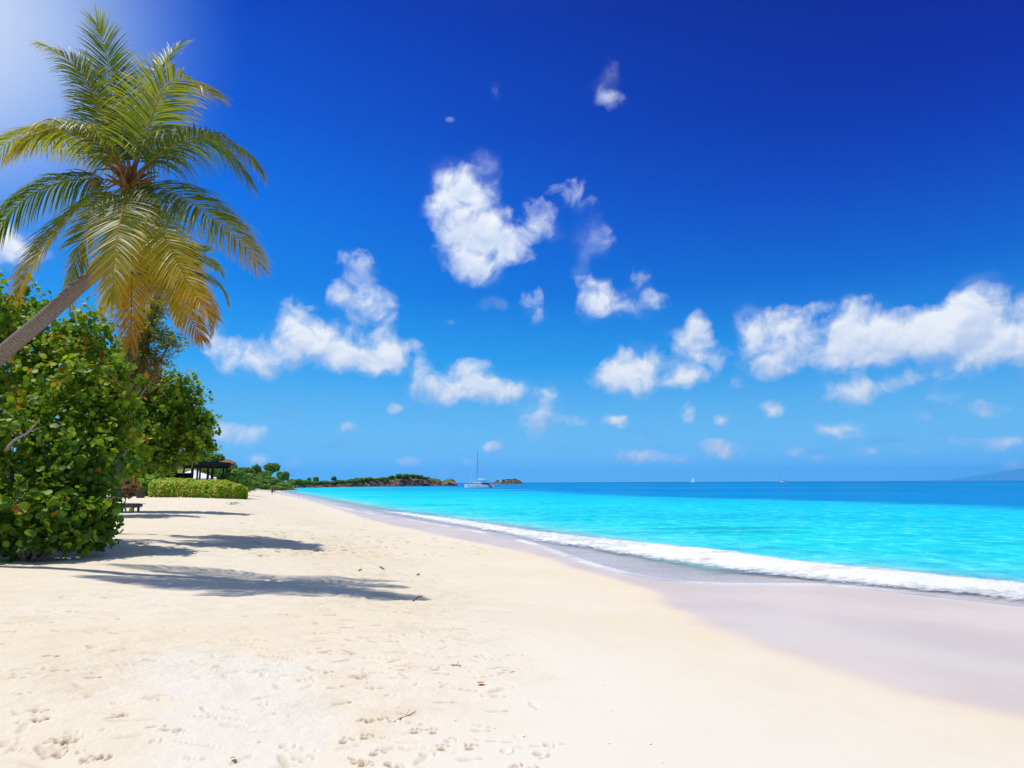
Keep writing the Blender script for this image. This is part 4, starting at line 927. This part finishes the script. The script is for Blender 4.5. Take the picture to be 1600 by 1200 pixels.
# ------------------------------------------------------------------ trees and bushes of the hill, headland and islet
def clump_mesh(seed, n=1500, sq=.75, sz=.10, lobes=6):
    r_ = np.random.default_rng(seed); bl = [(0, 0, .05, .62, sq)]
    for k in range(lobes):
        a_ = k*2*math.pi/lobes+r_.uniform(-.4, .4); bl.append((.52*math.cos(a_), .52*math.sin(a_), r_.uniform(-.12, .28), r_.uniform(.30, .48), .8))
    P, D = shell_points(bl, n/12, .7, 1.08, lump=.22, seed=seed, keep_in=.75)
    v, f_, a = leaves(P, D+r_.normal(0, .55, P.shape)+[0, 0, .3], sz*r_.uniform(.6, 1.3, len(P)), np.clip(r_.normal(.35, .2, len(P)), 0, 1), DISC5)
    return v, f_, a
protos = []
for s_ in range(4):
    v, f_, a = clump_mesh(300+s_, 2400, .8 if s_ != 1 else .55)
    me_o = mesh('crown', v, f_, HILLG, None, {'tint': a}); me_o.location = (0, -60, 1.0+s_)
    tm = MB(); tm.tube([(0, 0, -1.15), (.03, 0, -.6), (0, .03, 0)], [.09, .06, .04], 6); tm.tube([(.02, 0, -.7), (.25, .1, -.2), (.4, .1, .1)], [.04, .03, .015], 5); tm.tube([(.02, 0, -.6), (-.25, -.1, -.15), (-.4, 0, .1)], [.04, .03, .015], 5)
    tr_o = tm.build('trunk', BARK, None, True); protos.append((me_o, tr_o))
def clump(c, rx, rz, label, name='tree', cat='tree', group=None, k=0, rot=0, raise_=0.0):
    o = tag(empty(name, c, rot), label, cat, group); a, b_ = protos[k % 4]
    for src in (a, b_):
        q = src.copy(); COL.objects.link(q); q.parent = o; q.location = (0, 0, rz*(.72+raise_)); q.scale = (rx, rx, rz if src is a else rz*(.8+raise_)); q.rotation_euler = (0, 0, 0)
    return o
HG = 'trees on the hill beyond the beach'
def htree(px, ytop, Y, wpx, hpx, label, k=0, raise_=0.0, group=HG):
    c = at(px, ytop, Y); rx = wpx*Y/2000; tall = hpx*Y/1000; zb = c[2]-tall
    return clump((c[0], c[1], zb), rx, tall/(1.62+raise_), label, 'tree', 'tree', group, k, k*1.3+px, raise_)
# one real tree per crown seen in the photo
htree(337, 705, 300, 30, 24, 'pale green dome shaped tree topping the hill just right of the round sea grape', 0)
htree(318, 707, 305, 26, 24, 'pale green tree half hidden behind the round sea grape tree on the hilltop', 2)
htree(364, 722, 285, 18, 20, 'small dark tree directly right of the brown roofed house', 1)
htree(384, 727, 290, 28, 20, 'low wide tree on the hill crest midway between the house and the big dome tree', 2)
htree(401, 722, 300, 17, 26, 'upright tree with a ragged top left of the big dome tree', 3, .2)
htree(425, 720, 320, 27, 26, 'big dark dome tree standing clear against the sky on the hill', 0, .35)
htree(443, 733, 330, 21, 26, 'round tree at the right foot of the hill above the beach end', 1, .3)
htree(413, 733, 300, 24, 18, 'low tree below and left of the big dome tree', 2)
htree(360, 732, 245, 30, 22, 'dense tree on the slope right of the pavilion roof', 1)
htree(376, 737, 225, 32, 22, 'broad mid green tree on the lower slope behind the hedge tip', 3)
htree(394, 742, 230, 26, 18, 'rounded bushy tree above the far end of the sand', 0)
htree(418, 742, 290, 26, 18, 'yellow green rounded tree between hill and shore', 2)
htree(406, 748, 262, 22, 13, 'low dark thicket where the hill meets the sand', 1)
htree(388, 751, 250, 20, 10, 'small dark bush at the upper edge of the far sand', 3)
htree(432, 749, 305, 22, 12, 'low scrubby tree at the back of the far beach corner', 0)
htree(462, 746, 350, 26, 14, 'flat topped bush at the root of the headland', 1)
htree(478, 748, 365, 20, 11, 'brownish green bush next to the flat topped one on the headland', 2)
htree(340, 727, 240, 30, 22, 'shadowy tree seen over the right end of the pavilion', 0)
r_ = np.random.default_rng(12)
for k in range(60):   # scrub that fills the slope between them
    px = r_.uniform(318, 452); yb = np.interp(px, [318, 350, 380, 410, 452], [716, 728, 736, 742, 754])+r_.uniform(-1, 14); Yd = np.interp(yb, [716, 770], [320, 255])+r_.uniform(-10, 10)
    htree(px, yb-r_.uniform(0, 5), Yd, r_.uniform(13, 26), r_.uniform(10, 16), 'one of the many rounded green scrub bushes covering the hill slope', k, 0, 'scrub bushes on the hill slope')
HB = 'bushes along the headland top'
for k, (px, v, w, h) in enumerate([(495,14,14,7),(508,14,12,6),(532,12,14,7),(545,14,16,8),(556,15,14,9),(568,15,16,8),(582,13,12,6),(595,16,14,5),(604,14,10,5),(612,16,12,8),(622,16,14,9),(633,16,14,9),(645,16,14,8),(655,16,12,7),(664,14,10,5),(676,13,9,3.5),(487,16,16,7),(470,16,12,6),(520,16,12,5),(575,17,10,8),(458,17,16,7),(464,14,12,5),(478,14,14,6),(484,12,12,5),(502,17,14,7),(515,14,12,6),(526,17,14,7),(538,15,12,6),(550,13,12,6),(562,13,12,6),(589,14,12,5),(598,12,10,4)]):
    p = head_top(px, v); Y_ = p[1]; clump(p-[0, 0, .6], w*Y_/2000, h*Y_/1000/1.5, 'one of the low green bushes in a row along the top of the rocky headland', 'bush', 'bush', HB, k, k*2.1)
for k, (px, ytop, w, h, lb) in enumerate([(522, 742.5, 9, 11, 'tallest slim tree standing alone on the grassy part of the headland'), (494, 743.5, 9, 9, 'small upright tree on the headland left of the slim one'), (483, 744.5, 7, 9, 'slim little tree near the start of the headland'), (670, 743.8, 2.4, 5, 'tiny spiky tree on the right part of the rocky headland')]):
    p = head_top(px, 12); c = at(px, ytop, p[1]); tall = max(c[2]-p[2], h*.4); clump((c[0], c[1], p[2]-.3), w*p[1]/2000, (c[2]-p[2]+.3)/2.1, lb, 'tree', 'tree', None, k+1, k, .5)
for k, (px, w, h, lb) in enumerate([(777, 5, 7, 'small bush at the left end of the islet'), (786, 6, 10, 'tallest bush on the islet, standing up in its middle'), (795, 10, 5.5, 'low bush right of the tallest one on the islet'), (803, 9, 4.5, 'flat bush toward the right end of the islet'), (790, 9, 5, 'low bush at the foot of the tallest one on the islet')]):
    x_ = (px-800)/F*950; z_ = float(islet_fn(np.array([x_]), np.array([950.]))[0]); c = at(px, 757.6-h-4.5, 950); clump((x_, 950, z_-.8), w*.475*1.0, max(1.6, (h*.95)/1.7*.6), lb, 'bush', 'bush', 'bushes on the islet', k, k)
for a, b_ in protos: bpy.data.objects.remove(a); bpy.data.objects.remove(b_)

# boulders along the water
def rock_mesh(seed, n=3):
    import bmesh
    bm = bmesh.new(); bmesh.ops.create_icosphere(bm, subdivisions=n, radius=1); r_ = np.random.default_rng(seed); pl_ = [(r_.normal(size=3), r_.uniform(.55, .9)) for _ in range(14)]
    for v in bm.verts:
        c = np.array(v.co)
        for nn, dd_ in pl_:
            nn = nn/np.linalg.norm(nn); e_ = c.dot(nn)-dd_
            if e_ > 0: c = c-nn*e_
        v.co = c*[1, .8, .75]
    me = bpy.data.meshes.new('boulder'); bm.to_mesh(me); bm.free(); me.materials.append(ROCK); return me
rm = [rock_mesh(s_) for s_ in range(4)]
r_ = np.random.default_rng(5)
for k in range(46):
    px = r_.uniform(442, 712); p = coast_pt(px); s_ = r_.uniform(.5, 1.5)*(1 if px > 560 else .8)
    o = bpy.data.objects.new('boulder', rm[k % 4]); COL.objects.link(o); o.location = (p[0]+r_.normal(0, 1), p[1]-r_.uniform(0, 4), .1); o.scale = (s_*1.4, s_*1.2, s_); o.rotation_euler = (0, 0, r_.uniform(0, 6))
    tag(o, 'one of the small brown boulders lining the foot of the headland', 'boulder', 'boulders at the foot of the headland')
for (px, Y_, s_, lb) in [(706, 556, 4.6, 'large dark rock forming the very tip of the headland'), (660, 528, 4.2, 'big rounded rock face under the right part of the headland'), (645, 520, 3.6, 'big dark rock left of the rounded rock face on the headland'), (622, 500, 3.0, 'weathered brown rock in the middle of the headland shore')]:
    v = ray(px, 760); o = bpy.data.objects.new('rock', rm[int(px) % 4]); COL.objects.link(o); o.location = (v[0]*Y_, Y_, 1.2); o.scale = (s_*1.5, s_, s_*.85); o.rotation_euler = (0, 0, px); tag(o, lb, 'rock')

# house on the hill
hp = at(354, 722, 300); hz = hp[2]-3.4; o = tag(empty('hill_house', (hp[0], hp[1], hz), R(15)), 'house with a low brown tiled roof among the trees on the hill', 'house')
MB().box((0, 0, 1.3), (7, 6, 3.4)).build('wall', PLAST, o)
for x_ in (-2.2, 0, 2.2): MB().box((x_, -3.02, 1.5), (.9, .06, 1.1)).build('window', GLASSD, o)
MB().add([(-4.2, -3.8, 3.0), (4.2, -3.8, 3.0), (4.2, 3.8, 3.0), (-4.2, 3.8, 3.0), (-1.2, 0, 4.7), (1.2, 0, 4.7)], [(0, 1, 5, 4), (1, 2, 5), (2, 3, 4, 5), (3, 0, 4), (3, 2, 1, 0)]).build('roof', TILE, o)

# ------------------------------------------------------------------ boats
def hull(L, Bm, fb, n=17, draft=.35, sheer=.15, bowrise=.25, transom=.7):
    v = []; m = 9
    for i in range(n):
        u = i/(n-1); x = L*(u-.5); w = Bm/2*(min(1, (1-u)*2.6)**.62)*(transom+(1-transom)*min(1, u*4)); zt = fb*(1+bowrise*u*u)
        for j in range(m):
            a_ = (j/(m-1)-.5)*2; s_ = math.copysign(abs(a_)**.55, a_); dep = (1-abs(a_)**2.4)
            v.append((x+.35*fb*u*u*(1-dep), w*s_ if abs(a_) > 0 else 0, zt-(zt+draft)*dep))
    f_ = [(i*m+j, (i+1)*m+j, (i+1)*m+j+1, i*m+j+1) for i in range(n-1) for j in range(m-1)]
    f_ += [tuple(range(m))]+[(i*m, i*m+m-1, (i+1)*m+m-1, (i+1)*m) for i in range(n-1)]
    return np.array(v), f_
def catamaran():
    c = plane(748, 762.3); s_ = c[1]/1000
    o = tag(empty('catamaran', (c[0], c[1], 0), R(148)), 'white sailing catamaran with furled sail anchored between the headland and the islet', 'catamaran')
    L = 13.6
    for sy in (-1, 1): v, f_ = hull(L, 1.7, 1.55, transom=.8); MB().add(v+[0, sy*2.7, 0], f_).build('hull', WHITE, o, False)
    MB().box((-.9, 0, 1.35), (9.2, 5.2, .5)).build('bridge_deck', WHITE, o)
    m = MB(); m.box((-.4, 0, 2.15), (6.6, 4.6, 1.15), top=.84); m.build('cabin', WHITE, o)
    m = MB(); m.box((-.4, 0, 2.25), (6.25, 4.75, .42), top=.93); m.build('cabin_window', GLASSD, o)
    for sy in (-1, 1):
        for x_ in (-2.4, 3.6): MB().box((x_, sy*3.54, .95), (.9, .05, .22)).build('porthole', GLASSD, o)
    MB().box((-4.3, 0, 3.35), (3.2, 4.2, .12)).build('bimini', NAVY, o)
    m = MB(); 
    for x_ in (-5.7, -2.9):
        for y_ in (-1.9, 1.9): m.box((x_, y_, 2.5), (.08, .08, 1.7))
    m.build('bimini_frame', ALU, o)
    MB().box((-3.6, 0, 1.75), (3.4, 3.8, 1.4)).build('cockpit', NAVY, o)
    MB().tube([(.9, 0, 2.6), (.9, 0, 12), (.9, 0, 19.4)], [.17, .15, .10], 8).build('mast', ALU, o)
    MB().tube([(.8, 0, 4.0), (-2.4, 0, 4.05), (-5.6, 0, 4.1)], .12, 8).build('boom', ALU, o)
    MB().tube([(.6, 0, 4.3), (-2.4, 0, 4.32), (-5.2, 0, 4.25)], [.30, .26, .12], 8).build('furled_sail', CANVAS, o)
    MB().tube([(6.2, 0, 2.0), (3.6, 0, 9.8), (.95, 0, 17.6)], [.09, .10, .06], 6).build('furled_jib', CANVAS, o)
    m = MB()
    for a_, b_ in [((.9, 0, 18.4), (-1.2, 3.1, 1.6)), ((.9, 0, 18.4), (-1.2, -3.1, 1.6)), ((.9, 0, 14), (.6, 3.0, 1.6)), ((.9, 0, 14), (.6, -3.0, 1.6)), ((.9, 0, 19.2), (-6.2, 0, 4.1))]: m.tube([a_, b_], .022, 4)
    m.box((.9, 0, 9.5), (.06, 1.6, .08)); m.box((.9, 0, 15.5), (.06, 1.2, .08)); m.build('rigging', ALU, o)
    m = MB()
    for sy in (-1, 1): m.tube([(6, sy*2.7, 2.5), (0, sy*3.3, 2.2), (-4, sy*3.3, 2.2)], .03, 5); 
    m.tube([(6, -2.7, 2.5), (6, 2.7, 2.5)], .03, 5); m.build('guard_rail', ALU, o)
    for sy in (-1, 1):
        m = MB(); 
        for k in range(4): m.box((-6.9-k*.35, sy*2.7, 1.15-k*.3), (.4, 1.1, .28))
        m.build('stern_steps', WHITE, o)
catamaran()
c = plane(769, 762.0); v, f_ = hull(3.2, 1.5, .42, n=10, draft=.1)
o = tag(empty('dinghy', (c[0], c[1]+1, 0), R(160)), 'small white tender floating behind the catamaran', 'dinghy')
MB().add(v, f_).build('hull', WHITE, o); MB().box((-1.55, 0, .55), (.3, .35, .6)).build('outboard_motor', NAVY, o)
def sloop(px, py, Y, L, mast, rz, label, sails=False, hullcol=WHITE):
    v_ = ray(px, py); o = tag(empty('sailing_boat', (v_[0]*Y, Y, 0), rz), label, 'sailing boat', 'sailing boats on the horizon')
    v, f_ = hull(L, L*.27, L*.10); MB().add(v, f_).build('hull', hullcol, o)
    MB().box((-.02*L, 0, L*.13), (L*.36, L*.15, L*.07), top=.8).build('cabin', WHITE, o)
    MB().tube([(.08*L, 0, L*.1), (.08*L, 0, mast/2), (.08*L, 0, mast)], [L*.011, L*.010, L*.007], 6).build('mast', ALU, o)
    MB().tube([(.08*L, 0, L*.2), (-.34*L, 0, L*.2)], L*.014, 6).build('boom', NAVY, o)
    if sails:
        MB().add([(.07*L, .02, L*.22), (-.36*L, .5, L*.22), (.07*L, .02, mast*.97), (-.10*L, .5, L*.55), (-.14*L, .06, L*.22), (.07*L, .06, L*.55)], [(0, 4, 3, 5), (4, 1, 3), (5, 3, 2)]).build('mainsail', CANVAS, o)
        MB().add([(.10*L, .0, L*.14), (.48*L, 0, L*.13), (.085*L, 0, mast*.85), (.24*L, .4, L*.3)], [(0, 1, 3), (1, 2, 3), (0, 3, 2)]).build('jib', CANVAS, o)
    else:
        MB().box((-.28*L, 0, L*.24), (L*.24, L*.2, L*.03)).build('bimini', NAVY, o)
        m = MB(); m.tube([(.49*L, 0, L*.14), (.08*L, 0, mast*.98)], L*.008, 5); m.tube([(-.5*L, 0, L*.12), (.08*L, 0, mast*.99)], L*.003, 4); m.build('rigging', ALU, o)
sloop(1222, 754, 1150, 15.5, 18.5, R(175), 'white single masted yacht at anchor with bare mast, on the horizon toward the right')
sloop(1082, 752, 2000, 15, 20, R(-45), 'tiny distant sailing boat with raised white sails on the horizon', True)

# ------------------------------------------------------------------ two people walking at the far end of the water
def person(px, py, hgt_, yaw, label, shorts, stride=.28):
    p = hit(px, py); o = tag(empty('person', (p[0], p[1], onsand(p[0], p[1])), yaw), label, 'person', 'people walking by the water'); s_ = hgt_/1.75
    J = dict(pel=(0, 0, .95), sp=(0, .01, 1.15), ch=(0, .0, 1.36), nk=(0, 0, 1.50), hd=(0, -.02, 1.62), ht=(0, -.02, 1.70),
             shl=(-.19, 0, 1.42), ell=(-.25, .10, 1.15), wl=(-.24, -.05, .92), hl=(-.24, -.08, .83), shr=(.19, 0, 1.42), elr=(.25, -.02, 1.15), wr=(.26, -.16, .93), hr=(.26, -.19, .84),
             hpl=(-.10, 0, .90), knl=(-.11, -stride*.6, .50), al=(-.11, -stride*.7, .08), tl=(-.12, -stride*.7-.17, .03), hpr=(.10, 0, .90), knr=(.11, stride*.15, .50), ar=(.11, stride*.9, .11), tr=(.12, stride*.9-.15, .03))
    rad_ = dict(pel=.14, sp=.125, ch=.15, nk=.058, hd=.095, ht=.07, shl=.06, ell=.042, wl=.028, hl=.03, shr=.06, elr=.042, wr=.028, hr=.03, hpl=.09, knl=.058, al=.038, tl=.03, hpr=.09, knr=.058, ar=.038, tr=.03)
    E = [('pel','sp'),('sp','ch'),('ch','nk'),('nk','hd'),('hd','ht'),('ch','shl'),('shl','ell'),('ell','wl'),('wl','hl'),('ch','shr'),('shr','elr'),('elr','wr'),('wr','hr'),('pel','hpl'),('hpl','knl'),('knl','al'),('al','tl'),('pel','hpr'),('hpr','knr'),('knr','ar'),('ar','tr')]
    ks = list(J); me = bpy.data.meshes.new('body'); me.from_pydata([tuple(np.array(J[k])*s_) for k in ks], [(ks.index(a), ks.index(b_)) for a, b_ in E], []); me.materials.append(SKIN)
    b_ = bpy.data.objects.new('body', me); COL.objects.link(b_); b_.parent = o
    sk = b_.modifiers.new('skin', 'SKIN'); b_.modifiers.new('sub', 'SUBSURF').render_levels = 1
    for q, k in zip(me.skin_vertices[0].data, ks): q.radius = (rad_[k]*s_,)*2; q.use_root = (k == 'pel')
    for k_, sx in (('l', -1), ('r', 1)):
        pass
    m = MB(); m.tube(np.array([(0, 0, .84), (0, 0, .93), (0, 0, 1.04)])*s_, np.array([.185, .185, .165])*s_, 14, flat=.75)
    for k_ in 'lr':
        a = np.array(J['hp'+k_]); b2 = np.array(J['kn'+k_]); m.tube(np.array([a, a*.55+b2*.45, a*.3+b2*.7])*s_, np.array([.115, .105, .10])*s_, 12)
    m.build('shorts', shorts, o, True)
    v, f_ = ball(np.array([0, .01, 1.665])*s_, .103*s_, sq=1.0); MB().add(v, f_).build('hair', HAIR, o, True)
person(425.2, 773.0, 1.74, R(25), 'nearer and taller of the two people walking at the far end of the wet sand', SHORT1)
person(428.8, 770.2, 1.62, R(10), 'farther and shorter of the two people walking at the far end of the wet sand', SHORT2)

# ------------------------------------------------------------------ small things on the sand
def ground_at(x, y):
    r0 = math.hypot(x, y); th = math.atan2(x, y); i_ = min(np.searchsorted(rad_s, r0), len(rad_s)-1); j_ = min(np.searchsorted(ang_s[:900], th), 899); return float(Zg[i_, j_])
def put(o, p, rz=0): o.location = (p[0], p[1], ground_at(p[0], p[1])); o.rotation_euler.z = rz; return o
def twig(px0, py0, px1, py1, r, label, seed):
    a = hit(px0, py0); b_ = hit(px1, py1); a[2] = ground_at(a[0], a[1])+r*.8; b_[2] = ground_at(b_[0], b_[1])+r*2.2
    p = wander(a, b_, 7, .05, seed)-a; m = MB().tube(p, np.linspace(r, r*.5, 7), 7); m.tube(wander(p[3], p[3]+(p[6]-p[0])*.2+[0, .05, .03], 4, .1, seed), np.linspace(r*.5, r*.2, 4), 5)
    o = m.build('twig', BARK, None, True); o.location = a; tag(o, label, 'twig', 'twigs on the sand')
twig(645, 938.5, 660, 932.5, .014, 'straight grey twig on clean sand to the right of the palm shadow', 1)
twig(594, 887, 600, 891, .022, 'short thick dark twig near the upper right of the palm shadow', 2)
twig(652, 898.5, 655.5, 899.5, .025, 'dark stub of wood at the tip of the longest frond shadow', 3)
twig(561, 892, 565, 893, .022, 'small dark bit of wood inside the frond shadow', 4)
twig(705, 1040.5, 721, 1041.5, .006, 'thin brown stalk lying level among the footprints near the middle', 5)
twig(616, 1126, 650, 1114, .005, 'thin curved stalk above the pair of paw prints', 6)
def leaf_thing(px, py, L, mat, rz, label, curl=.3):
    v = []; n = 7
    for i in range(n):
        u = i/(n-1); w = .42*L*math.sin(math.pi*min(1, u*.98+.02))**.8; z = .012+curl*L*(abs(u-.5)*1.2)**2
        v += [(L*(u-.5), -w, z+.25*w), (L*(u-.5), 0, z), (L*(u-.5), w, z+.3*w)]
    f_ = [(3*i+j, 3*i+3+j, 3*i+4+j, 3*i+1+j) for i in range(n-1) for j in range(2)]
    o = MB().add(v, f_).build('fallen_leaf', mat, None, True); put(o, hit(px, py), rz); tag(o, label, 'leaf', 'fallen leaves on the sand')
leaf_thing(751, 1070.5, .07, LEAFO, .3, 'curled orange leaf on pale sand right of the middle', .5)
leaf_thing(364, 1187.5, .036, LEAFY, 1.2, 'small yellow green leaf near the bottom edge on the white sand patch', .35)
leaf_thing(752, 1087, .02, LEAFO, .3, 'tiny orange scrap just below the curled orange leaf', .5)
sh = [(686,1068,.022,'chalky white shell fragment left of the orange leaf'),(622,1106,.015,'small white shell above the curved stalk'),(711,1126,.016,'white shell bit right of the paw prints'),(772,1138,.012,'white shell bit near the tracks right of the middle'),
      (702,1153,.012,'tiny white shell just right of the paw print pair'),(818,1151,.018,'white shell lying on clean sand near the bottom middle'),(1016,1163,.016,'small white shell on smooth sand at the bottom toward the middle right'),(955,1110,.014,'white shell dot highest up on the smooth dry sand'),
      (942,1071,.016,'pale shell on the smooth sand below the wet edge'),(1115,1015,.014,'small white shell close to the edge of the wet sand'),(951,1162,.016,'white shell left of its neighbour on smooth bottom sand'),(1034,1192,.014,'white shell close to the bottom edge of the smooth sand'),
      (815,1024,.02,'white shell on the border of footprints and smooth sand'),(1310,1088,.012,'lone white shell on the smooth sand at right')]
for k, (px, py, r0, lb) in enumerate(sh):
    r0 *= .62; v, f_ = ball((0, 0, 0), r0, n=10); v = v*np.array([1.1, .8, .45])*(1+.2*np.sin(np.arctan2(v[:, 1], v[:, 0])*6))[:, None]+[0, 0, r0*.4]
    o = MB().add(v, f_).build('shell', SHELL, None, True); put(o, hit(px, py), k*1.1); tag(o, lb, 'shell', 'white shell bits on the sand')
# tuft on the far sand
loc = hit(366, 789); o = tag(empty('beach_plant', loc), 'tiny green plant growing alone in the shadow band on the sand', 'plant')
P = rng.normal(0, 1, (60, 3))*[.30, .22, .07]+[0, 0, .12]; v, f_, a = leaves(P, rng.normal(0, .5, P.shape)+[0, 0, 1], .06, np.full(60, .3), DISC5); mesh('foliage', v, f_, HILLG, o, {'tint': a}); MB().tube([(0, 0, -.02), (.02, 0, .07), (.05, 0, .14)], [.012, .01, .006], 5).build('stem', BARK, o)
